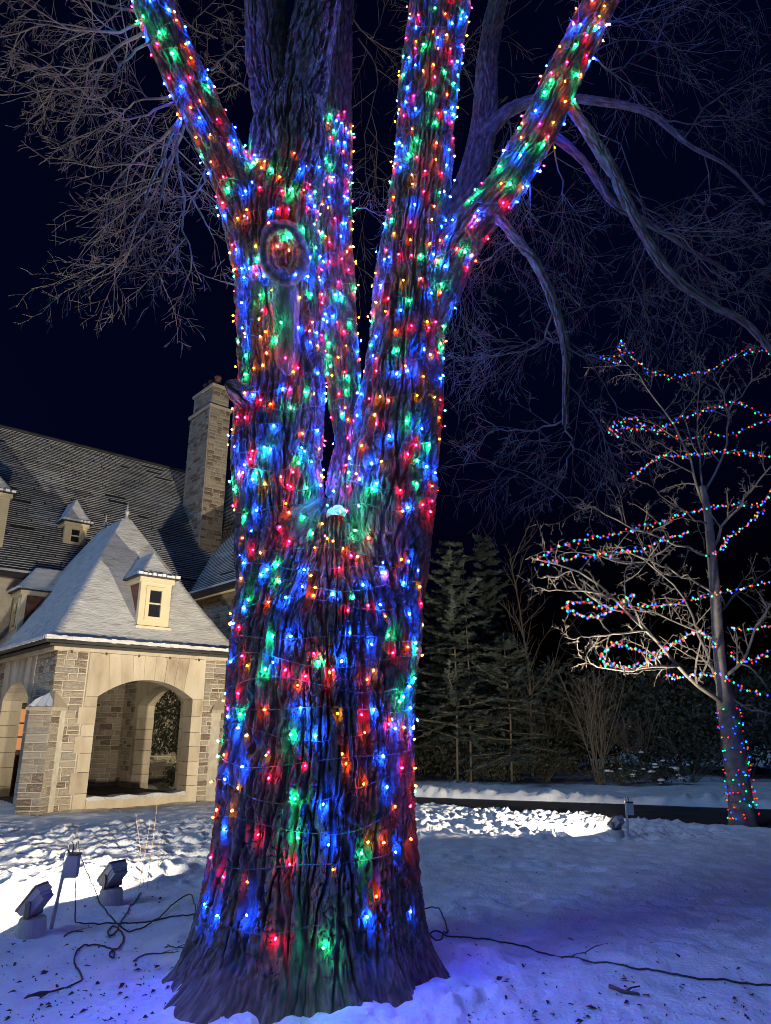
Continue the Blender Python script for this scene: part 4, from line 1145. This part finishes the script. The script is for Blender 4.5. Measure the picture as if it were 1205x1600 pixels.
# ------------------------------------------------------------------ floodlights
def floodlight(loc, az, tilt, label, size=1.0, power=FLOOD_POWER, spread=172):
    """az: direction the lamp faces on the ground (radians from +x), tilt: above the horizon"""
    q = thing('floodlight', label, 'floodlight', (loc.x, loc.y, gz(loc.x, loc.y) - .02), az - PI / 2, 'floodlights standing in the snow')
    s = size
    mb = MB(); mb.lathe([(0, 0), (.15*s, 0), (.155*s, .02), (.135*s, .175*s), (.125*s, .19*s), (.02, .195*s), (0, .195*s)], 22); mb.build('base', M['bucket'], q, smooth=False)
    mb = MB()
    for x in (-.13*s, .13*s): mb.box(x - .006, x + .006, -.02, .02, .21*s, .36*s)
    mb.box(-.136*s, .136*s, -.02, .02, .20*s, .212*s); mb.lathe([(.03, .19*s), (.03, .205*s), (0, .205*s)], 10); mb.build('bracket', M['darkmetal'], q)
    # head, local -> tilted about x at z = .36
    h = bpy.data.objects.new('lamp_head', None); COL.objects.link(h); h.parent = q
    h.location = (0, 0, .35 * s); h.rotation_euler = (tilt, 0, 0)       # +y is the beam direction
    mb = MB(); mb.box(-.12*s, .12*s, -.02, .035, -.15*s, .15*s); mb.box(-.11*s, .11*s, -.045, -.02, -.13*s, .13*s)
    for k in range(9):
        x = (-.1 + .025 * k) * s; mb.box(x - .003, x + .003, -.075, -.044, -.12*s, .12*s)
    mb.build('housing', M['metal'], h)
    mb = MB(); mb.box(-.105*s, .105*s, .0352, .038, -.135*s, .135*s); mb.build('lens', M['lens'], h)
    mb = MB(); t = .016
    for b in ((-.125*s, -.105*s, -.155*s, .155*s), (.105*s, .125*s, -.155*s, .155*s)): mb.box(b[0], b[1], .03, .05, b[2], b[3])
    mb.box(-.105*s, .105*s, .03, .05, .135*s, .155*s); mb.box(-.105*s, .105*s, .03, .05, -.155*s, -.135*s); mb.build('bezel', M['darkmetal'], h)
    mb = MB(); mb.tube([(0, -.07, -.1*s), (.02, -.14, -.2*s), (.06, -.12, -.28*s), (.10, -.05, -.32*s)], .006, 6); mb.build('lead', M['cord'], h, smooth=True)
    ld = bpy.data.lights.new('flood_beam', 'AREA'); ld.shape = 'RECTANGLE'; ld.size = .2 * s; ld.size_y = .26 * s
    ld.energy = power; ld.color = FLOOD_COLOR; ld.spread = math.radians(spread)
    lo = bpy.data.objects.new('flood_beam', ld); COL.objects.link(lo); lo.parent = h
    lo.location = (0, .045, 0); lo.rotation_euler = (PI / 2, 0, 0)    # -z of the lamp to +y
    return q
fa = on_ground(48, 1462); fb = on_ground(172, 1412); fc = on_ground(965, 1308)
AZ = math.atan2(.10, -1.0)
floodlight(fa, AZ, math.radians(38), 'nearer floodlight on a round grey base beside the socket post', .76, FLOOD_POWER * 1.0)
floodlight(fb, math.atan2(.50, -.86), math.radians(42), 'farther floodlight on a grey base tilted back towards the house', .76, FLOOD_POWER * 1.25)
floodlight(fc, math.atan2(.80, -.60), math.radians(46), 'small floodlight alone on the snow near the small tree', .7, FLOOD_POWER * 2.45, 150)

def socket_post(loc, label, h=.62, lean=0.12):
    q = thing('socket_post', label, 'socket post', (loc.x, loc.y, gz(loc.x, loc.y) - .03), 0, 'outdoor socket posts')
    mb = MB(); mb.tube([(0, 0, -.05), (lean * h, 0, h)], .017, 6); mb.build('stake', M['metal'], q)
    mb = MB(); mb.tube([(lean*h, 0, h - .02), (lean*h, 0, h + .05), (lean*h + .02, 0, h + .075), (lean*h + .04, 0, h + .05), (lean*h + .04, 0, h - .1)], .006, 6); mb.build('hook', M['cord'], q)
    mb = MB(); x = lean * h + .05; mb.box(x - .05, x + .05, -.035, .035, h - .2, h - .03); mb.build('socket_box', M['metal'], q)
    mb = MB(); mb.box(x - .056, x + .056, -.041, .041, h - .028, h - .012); mb.build('cover', M['darkmetal'], q)
    return q
socket_post(on_ground(78, 1452), 'leaning socket post with grey box beside the nearer floodlight')
socket_post(on_ground(982, 1309), 'short dark socket post next to the small floodlight', .55, .02)

# ------------------------------------------------------------------ cords, sticks, litter on the snow
def ground_line(pix, lift=.008, n=None):
    P = catmull([on_ground(x, y) for x, y in pix], n or 10 * len(pix))
    out = []
    for i, p in enumerate(P):
        out.append(Vector((p[0], p[1], gz(p[0], p[1]) + lift)))
    return out
def cord(pix, label, r=.006, plug=None, lifts=None):
    q = thing('power_cord', label, 'cord')
    P = ground_line(pix)
    if lifts:
        for i in range(len(P)): P[i].z += np.interp(i / (len(P) - 1), *lifts)
    mb = MB(); mb.tube(P, r, 6); mb.build('cable', M['cord'], q, smooth=True)
    if plug:
        a, b = (P[0], P[1]) if plug == 'start' else (P[-1], P[-2])
        d = (a - b).normalized(); mb = MB(); mb.tube([a - d * .02, a, a + d * .03, a + d * .10, a + d * .12], [.008, .014, .022, .024, .012], 8); mb.build('plug', M['cord'], q, smooth=True)
cord([(70,1555),(100,1550),(125,1538),(128,1528),(118,1508),(117,1495),(128,1482),(150,1478),(168,1484),(178,1492),(176,1498),(171,1494),(178,1488),(190,1476),(193,1462),(186,1454),(175,1450),(168,1458),(172,1463),(182,1456),(190,1440),(210,1410),(220,1398)], 'curled grey-black cord with its plug end lying on the snow', plug='start')
cord([(112,1388),(113,1400),(115,1432),(122,1440),(150,1440),(180,1443),(230,1442),(270,1438),(300,1433),(318,1432)], 'straight cord running from the socket post to the big trunk', lifts=([0, .1, .3, 1], [.42, .30, 0, 0]))
cord([(114,1386),(125,1410),(145,1432),(165,1450),(190,1457),(222,1454),(245,1442),(270,1420),(288,1410),(300,1415),(306,1440),(310,1462)], 'arched cord looping up between the socket post and the big trunk', lifts=([0, .15, .4, .7, .85, 1], [.42, .22, 0, .02, .06, 0]))
cord([(662,1462),(690,1466),(740,1470),(800,1480),(860,1494),(930,1508),(1000,1522),(1080,1536),(1130,1538),(1215,1549)], 'long dark cord lying across the blue snow towards the small tree')
cord([(664,1438),(676,1437),(690,1450),(700,1474),(699,1484),(688,1477),(670,1470)], 'short looped cord end at the side of the big trunk', r=.006, lifts=([0, .3, .6, 1], [.10, .12, .04, .02]))
def stick(pix, r, label):
    P = ground_line(pix, r * .8, 8)
    mb = MB(); mb.tube(P, [r * (1 - .5 * i / 7) for i in range(8)], 5)
    if len(pix) > 2:
        m = P[4]; mb.tube([m, m + Vector((.05, .04, .01)), m + Vector((.11, .06, .012))], [r * .6, r * .4, r * .3], 4)
    tag(mb.build('fallen_stick', M['twig'], smooth=True), label, 'stick', 'fallen sticks on the snow')
stick([(953,1551),(975,1556),(1000,1560)], .016, 'thick short stick on the snow below the long cord')
stick([(208,1507),(230,1498),(258,1494),(278,1498)], .006, 'long thin bent stick on the snow near the big trunk')
stick([(100,1465),(115,1459),(130,1456)], .007, 'short stick on the snow beside the nearer floodlight base')
stick([(262,1480),(272,1486),(288,1487)], .006, 'small curved twig on the snow between cord and trunk')
stick([(895,1497),(920,1493),(950,1480)], .005, 'thin forked twig on the snow just above the long cord')
def litter():
    rnd = random.Random(3); mb = MB()
    spots = [(137,1510),(70,1518),(18,1555),(215,1516),(245,1522),(190,1546),(215,1556),(130,1588),(725,1418),(780,1535),(790,1555),(893,1470),(905,1600),(924,1580),(975,1540),(1010,1560),(1060,1500)]
    for _ in range(520):
        spots.append((rnd.uniform(0, 280) if rnd.random() < .5 else rnd.uniform(690, 1200), 1600 - 260 * rnd.random() ** 1.5))
    for i, (x, y) in enumerate(spots):
        p = on_ground(x, y); p.z = gz(p.x, p.y) + .008
        sz = rnd.uniform(.025, .042) if i < 17 else rnd.choice((.005, .007, .009, .012, .02))
        a = rnd.uniform(0, PI); e = Vector((math.cos(a), math.sin(a), rnd.uniform(-.2, .3))) * sz; f = Vector((-math.sin(a), math.cos(a), rnd.uniform(0, .5))) * sz * rnd.uniform(.35, .7)
        mb.face([p - e, p - e * .3 - f + Vector((0, 0, .006)), p + e, p + e * .2 + f + Vector((0, 0, .008))])
    tag(mb.build('leaf_litter', M['leaf']), 'dark leaf scraps and bark crumbs scattered over the snow', 'litter', kind='stuff')
litter()
def stalk():
    q = MB(); rnd = random.Random(9)
    b = on_ground(228, 1395)
    for k in range(4):
        p = b + Vector((rnd.uniform(-.12, .12), rnd.uniform(-.1, .3), 0)); p.z = gz(p.x, p.y) - .02
        spray(q, wander(p, (rnd.uniform(-.1, .2), .1, 1), rnd.uniform(.6, 1.0), 7, .06, (.005, 0, .02), rnd), .003, 1, rnd, kids=(3,), ratio=.2, rmin=.0014)
    o = q.build('sapling', M['wood']); tag(o, 'thin bare sapling stems standing in the lit snow by the floodlights', 'sapling')
stalk()

# ------------------------------------------------------------------ things inside and behind the porch
def porch_point(s, t, z=0.0):
    c, n = math.cos(ROT), math.sin(ROT)
    return Vector((C0.x + s * c - t * n, C0.y + s * n + t * c, z))
def waste_bin():
    p = porch_point(1.62, 3.0, .06)
    q = thing('waste_bin', 'pale fluted bin with dark lid standing inside the porch arch', 'bin', p, ROT)
    mb = MB(); mb.lathe([(0, 0), (.24, 0), (.27, .62), (.27, .64), (0, .64)], 20); mb.build('body', M['bin'], q)
    for k in range(20):
        a = 2 * PI * k / 20
        mb = MB(); mb.tube([(.245*math.cos(a), .245*math.sin(a), .02), (.275*math.cos(a), .275*math.sin(a), .62)], .016, 4); mb.build('slat', M['bin'], q)
    mb = MB(); mb.lathe([(.30, .64), (.31, .66), (.30, .70), (.2, .76), (0, .78)], 20); mb.build('lid', M['darkmetal'], q)
    p = porch_point(1.15, 3.6, .06)
    q = thing('storage_box', 'low grey box with dark top beside the bin in the porch', 'box', p, ROT)
    mb = MB(); mb.box(-.42, .42, -.28, .28, .0, .58); mb.build('body', M['bin'], q)
    mb = MB(); mb.box(-.45, .45, -.31, .31, .582, .64); mb.build('lid', M['darkmetal'], q)
waste_bin()

def leafy(name, label, cat, loc, rx, rz_, h, n, seed, matl, leaf=.09, group=None, snow=0, stems=6, r0=.03, shape=1.0):
    """evergreen bush: stems and many small leaf faces gathered in clumps"""
    rnd = np.random.default_rng(seed); r2 = random.Random(seed)
    q = thing(name, label, cat, loc, 0, group)
    mb = MB(); tips = []
    for k in range(stems):
        d = Vector((r2.gauss(0, .45) * rx / h, r2.gauss(0, .45) * rx / h, 1))
        P = wander((r2.uniform(-.1, .1) * rx, r2.uniform(-.1, .1) * rx, 0), d, h * r2.uniform(.6, .9), 6, .12, (0, 0, .02), r2)
        spray(mb, P, r0, 1, r2, kids=(5,), ratio=.4, pull=(0, 0, .02), rmin=.006)
    mb.build('stems', M['twig'], q)
    nc = max(18, n // 60)
    cen = []
    while len(cen) < nc:
        p = rnd.normal(0, .42, 3)
        if np.linalg.norm(p) < 1: cen.append((p[0] * rx * 1.15, p[1] * rx * 1.15, h * (.5 + .46 * p[2])))
    cen = np.array(cen)
    c = cen[rnd.integers(0, nc, n)] + rnd.normal(0, 1, (n, 3)) * np.array([rx, rx, h * .5]) * .16
    c[:, 2] = np.maximum(c[:, 2], .04)
    d = rnd.normal(0, 1, (n, 3)); d[:, 2] -= .25; d /= np.linalg.norm(d, axis=1)[:, None]
    w = np.cross(d, rnd.normal(0, 1, (n, 3))); w /= np.linalg.norm(w, axis=1)[:, None]
    ln = leaf * rnd.uniform(.6, 1.3, n)[:, None]
    V = np.stack([c, c + d * ln * .5 + w * ln * .24, c + d * ln, c + d * ln * .5 - w * ln * .24], 1).reshape(-1, 3)
    me = bpy.data.meshes.new('crown'); me.from_pydata(V.tolist(), [], np.arange(4 * n).reshape(-1, 4).tolist()); me.materials.append(matl)
    link('crown', me, q)
    if snow:
        m2 = MB()
        for k in range(snow):
            p = cen[rnd.integers(0, nc)] + rnd.normal(0, .1, 3); rr = rnd.uniform(.04, .12)
            m2.lathe([(rr, 0), (rr * .9, rr * .3), (rr * .5, rr * .5), (0, rr * .55)], 7, c=tuple(p))
        m2.build('snow_clumps', M['snow'], q, smooth=True, kind='stuff')
    return q
leafy('garden_shrub', 'dark low shrub with snow clumps seen through the porch arch', 'shrub', porch_point(4.75, 3.4), .55, 0, .75, 2500, 50, M['evergreen'], .07, snow=6)
leafy('garden_shrub', 'snow topped bush at the foot of the wall beyond the porch arch', 'shrub', porch_point(4.7, 2.5), .5, 0, .55, 2200, 51, M['evergreen'], .07, snow=9)
def ivy():
    rnd = np.random.default_rng(8); n = 9000
    t = rnd.uniform(2.1, 4.8, n); z = rnd.uniform(1.0, 3.9, n)
    keep = noise3(t * 1.2, z * 1.2, 0 * t, 71) + .45 * (z - 2.0) * .5 + .32 * (t - 3.0) > 0
    t, z = t[keep], z[keep]; n = len(t)
    q = thing('climbing_ivy', 'dark leafy ivy on the house wall behind the porch arch', 'ivy', C0, ROT)
    c = np.stack([np.full(n, ER + .28) - rnd.uniform(0, .12, n), t, z], 1)
    sw = rnd.random(n) < .5
    c[sw] = np.stack([rnd.uniform(3.9, 5.3, sw.sum()), PD - .05 - rnd.uniform(0, .12, sw.sum()), rnd.uniform(.9, 3.6, sw.sum())], 1)  # extra ivy added over the main wall to darken the courtyard
    d = np.stack([-rnd.uniform(.1, .6, n), rnd.normal(0, .6, n), -rnd.uniform(.2, 1, n)], 1); d /= np.linalg.norm(d, axis=1)[:, None]
    w = np.cross(d, np.array([-1., 0, 0]) + rnd.normal(0, .3, (n, 3))); w /= np.linalg.norm(w, axis=1)[:, None]
    ln = rnd.uniform(.06, .12, n)[:, None]
    V = np.stack([c, c + d * ln * .45 + w * ln * .4, c + d * ln, c + d * ln * .45 - w * ln * .4], 1).reshape(-1, 3)
    me = bpy.data.meshes.new('leaves'); me.from_pydata(V.tolist(), [], np.arange(4 * n).reshape(-1, 4).tolist()); me.materials.append(M['evergreen'])
    o = link('leaves', me, q, 'stuff')
    r2 = random.Random(4); mb = MB()
    for k in range(4):
        spray(mb, wander((ER + .3, 3.2 + .4 * k, 0), (0, r2.uniform(-.3, .3), 1), 2.8, 8, .12, (0, 0, .02), r2), .02, 1, r2, kids=(5,), ratio=.3, rmin=.006)
    mb.build('vines', M['twig'], q)
ivy()

# ------------------------------------------------------------------ trees and shrubs beyond the drive
def conifer(px, py, h, rad, label, seed, trunks=1, lift=.28, dist=None, open_=1.0):
    rnd = random.Random(seed)
    p = on_ground(px, py) if dist is None else at(px, 1225, dist)
    q = thing('conifer_tree', label, 'conifer', (p.x, p.y, 0), 0, 'conifers beyond the drive')
    for k in range(trunks):
        mb = MB(); off = Vector((k * .42, k * .2, -.1))
        mb.tube([off, off + Vector((.05, 0, h * .4)), off + Vector((-.03, .05, h * .98))], [.034, .028, .012], 8); mb.build('trunk', M['twig'], q, smooth=True)
    mb = MB(); lim = MB()
    z = h * lift
    while z < h * .97:
        f = (z - h * lift) / (h * (1 - lift))
        R = rad * (1 - f) ** .75 * (.55 + .45 * min(1, f * 5 + .35))
        for k in range(rnd.randint(2, 6)):
            a = rnd.uniform(0, 2 * PI); ln = R * rnd.choice((.5, .8, 1.0, 1.3)) * (.75 + 1.1 * float(noise3(math.cos(a) * 1.5, math.sin(a) * 1.5, z * .9, seed))) + .15
            d = Vector((math.cos(a), math.sin(a), rnd.uniform(-.15, .25)))
            P = wander((0, 0, z), d, ln, 6, .09, (0, 0, .05 if f > .5 else -.01), rnd)
            lim.tube(P, [.02 * (1 - .8 * i / 6) + .003 for i in range(7)], 3, cap=False)
            for i in range(1, 7):
                A, B = P[i-1], P[i]
                for c in range(6):
                    s = A.lerp(B, rnd.random()); dd = (B - A).normalized()
                    side = Vector((-dd.y, dd.x, 0)).normalized() * rnd.choice((-1, 1))
                    nd = (dd * .8 + side * rnd.uniform(.3, 1) + Vector((0, 0, rnd.uniform(-.35, .3)))).normalized()
                    sl = rnd.uniform(.16, .34) * (1.1 - .1 * i)
                    # flat shoot with side needles tufts
                    w = nd.cross(Vector((rnd.gauss(0, .3), rnd.gauss(0, .3), 1))).normalized()
                    for e in range(4):
                        b = s + nd * sl * (e + .2) / 4
                        for sg in (-1, 1):
                            tip = b + nd * .07 + w * sg * (.085 - .014 * e) + Vector((0, 0, rnd.uniform(-.02, .03)))
                            mb.face([b, b + nd * .045, tip])
        z += rnd.uniform(.10, .26) * open_
    lim.build('limbs', M['twig'], q); mb.build('crown', M['needles'], q)
conifer(715, 1226, 7.6, 1.9, 'tall loose conifer with two thin stems right behind the big trunk', 81, 2, .17)
conifer(800, 1226, 4.6, 1.7, 'smaller pale conifer with upswept sprays at the far side of the drive', 82, 1, .14)
conifer(690, 1218, 6.2, 1.7, 'dim conifer partly hidden by the edge of the big trunk', 83, 1, .16)
conifer(770, 1214, 8.6, 1.7, 'dark slender conifer standing farthest back beyond the drive', 84, 1, .14)

def bare(name, label, cat, p, h, n, seed, lean=.35, r0=.02, kids=(6, 5), level=2, up=.05, group=None, matl=None, ratio=.45, first=None):
    rnd = random.Random(seed)
    q = thing(name, label, cat, (p.x, p.y, 0), 0, group)
    for k in range(n):
        a = rnd.uniform(0, 2 * PI); l = lean * rnd.uniform(.2, 1.1) if n > 1 else .02
        pts = wander((rnd.gauss(0, .08) * (n > 1), rnd.gauss(0, .08) * (n > 1), -.05), (math.cos(a) * l, math.sin(a) * l, 1), h * rnd.uniform(.7, 1), 8, .07, (0, 0, up), rnd)
        mb = MB(); spray(mb, pts, r0 * rnd.uniform(.7, 1.1), level, rnd, kids=kids, pull=(0, 0, up), ratio=ratio, rmin=.004, spread=.7, t0=.25)
        mb.build('stem', matl or M['twig'], q)
bare('bare_shrub', 'many-stemmed bare shrub fanning out beyond the drive', 'shrub', on_ground(938, 1226), 3.6, 16, 91, .5, .022, group='bare shrubs beyond the drive')
bare('bare_shrub', 'low bare shrub with arching twigs behind the many-stemmed one', 'shrub', on_ground(1000, 1218), 2.6, 12, 92, .8, .016, group='bare shrubs beyond the drive')
bare('bare_shrub', 'tangled drooping bare shrub left of the small trunk', 'shrub', on_ground(1080, 1222), 2.2, 14, 93, 1.2, .014, up=-.06, group='bare shrubs beyond the drive')
bare('bare_shrub', 'dim bare shrub between the conifers and the fanning shrub', 'shrub', on_ground(850, 1216), 3.2, 9, 94, .5, .018, group='bare shrubs beyond the drive')
bare('young_tree', 'slender upright bare young tree with fanned branches among the conifers', 'tree', on_ground(832, 1214), 9.0, 1, 95, .1, .07, (22, 7), 2, .10, ratio=.42)
bare('young_tree', 'dark short bare tree with crooked forked limbs behind the shrubs', 'tree', on_ground(1010, 1206), 5.6, 3, 96, .4, .06, (9, 6), 2, .02)
EV = [(1060, 1210, 2.2, 3.6, 'broad dark evergreen behind the bare shrubs'), (1170, 1216, 2.4, 3.3, 'dark evergreen mass behind the trunk of the small tree'), (1260, 1212, 2.4, 4.2, 'tall dark evergreen at the picture edge beyond the drive'),
      (960, 1204, 2.0, 3.4, 'dark evergreen deep behind the fanning bare shrub'), (888, 1204, 1.8, 3.0, 'dark rounded evergreen between young tree and bare shrub'), (660, 1212, 1.2, 1.5, 'low round evergreen bush at the edge of the big trunk')]
FARW = [(-1.0, 31, 'dark thicket far behind the left edge of the conifers'), (3.0, 30, 'dark thicket far behind the gap under the tall conifers'), (7.0, 30, 'dark thicket far behind the slender young tree'),
        (11.5, 28, 'dark thicket far behind the fanning bare shrub'), (16.0, 26, 'dark thicket far behind the small lit tree'), (-5.0, 33, 'dark thicket far off hidden mostly by the big trunk')]
for i, (x, y, lb) in enumerate(FARW):
    leafy('thicket', lb, 'thicket', (x, y, 0), 2.6, 0, 4.2, 7000, 160 + i, M['evergreen'], .3, 'dark thickets far beyond the drive', 0, 7, .05)
for i, (px, py, rx, h, lb) in enumerate(EV):
    p = on_ground(px, py)
    leafy('evergreen_bush', lb, 'evergreen', (p.x, p.y, 0), rx, 0, h, 7000 if rx > 1.5 else 3500, 120 + i, M['evergreen'], .16, 'dark evergreens beyond the drive', 5)
for i, (px, py, rx, h, lb) in enumerate([(735, 1219, 1.3, 1.5, 'dim leafy undergrowth at the feet of the two-stemmed conifer'), (790, 1221, 1.1, 1.1, 'dim leafy undergrowth under the smaller pale conifer'), (855, 1220, 1.2, 1.3, 'dim leafy undergrowth at the foot of the slender young tree'), (965, 1226, .9, .8, 'low snowy twiggy bush at the foot of the fanning shrub'), (1035, 1226, 1.0, .8, 'low snow flecked bush right of the fanning shrub')]):
    p = on_ground(px, py)
    leafy('low_bush', lb, 'bush', (p.x, p.y, 0), rx, 0, h, 3000 if i < 3 else 1800, 140 + i, M['evergreen'], .08, 'low bushes beyond the drive', 1 if i < 3 else 22)


print('TRIS', sum(len(o.data.loops) - 2 * len(o.data.polygons) for o in COL.objects if o.type == 'MESH'))
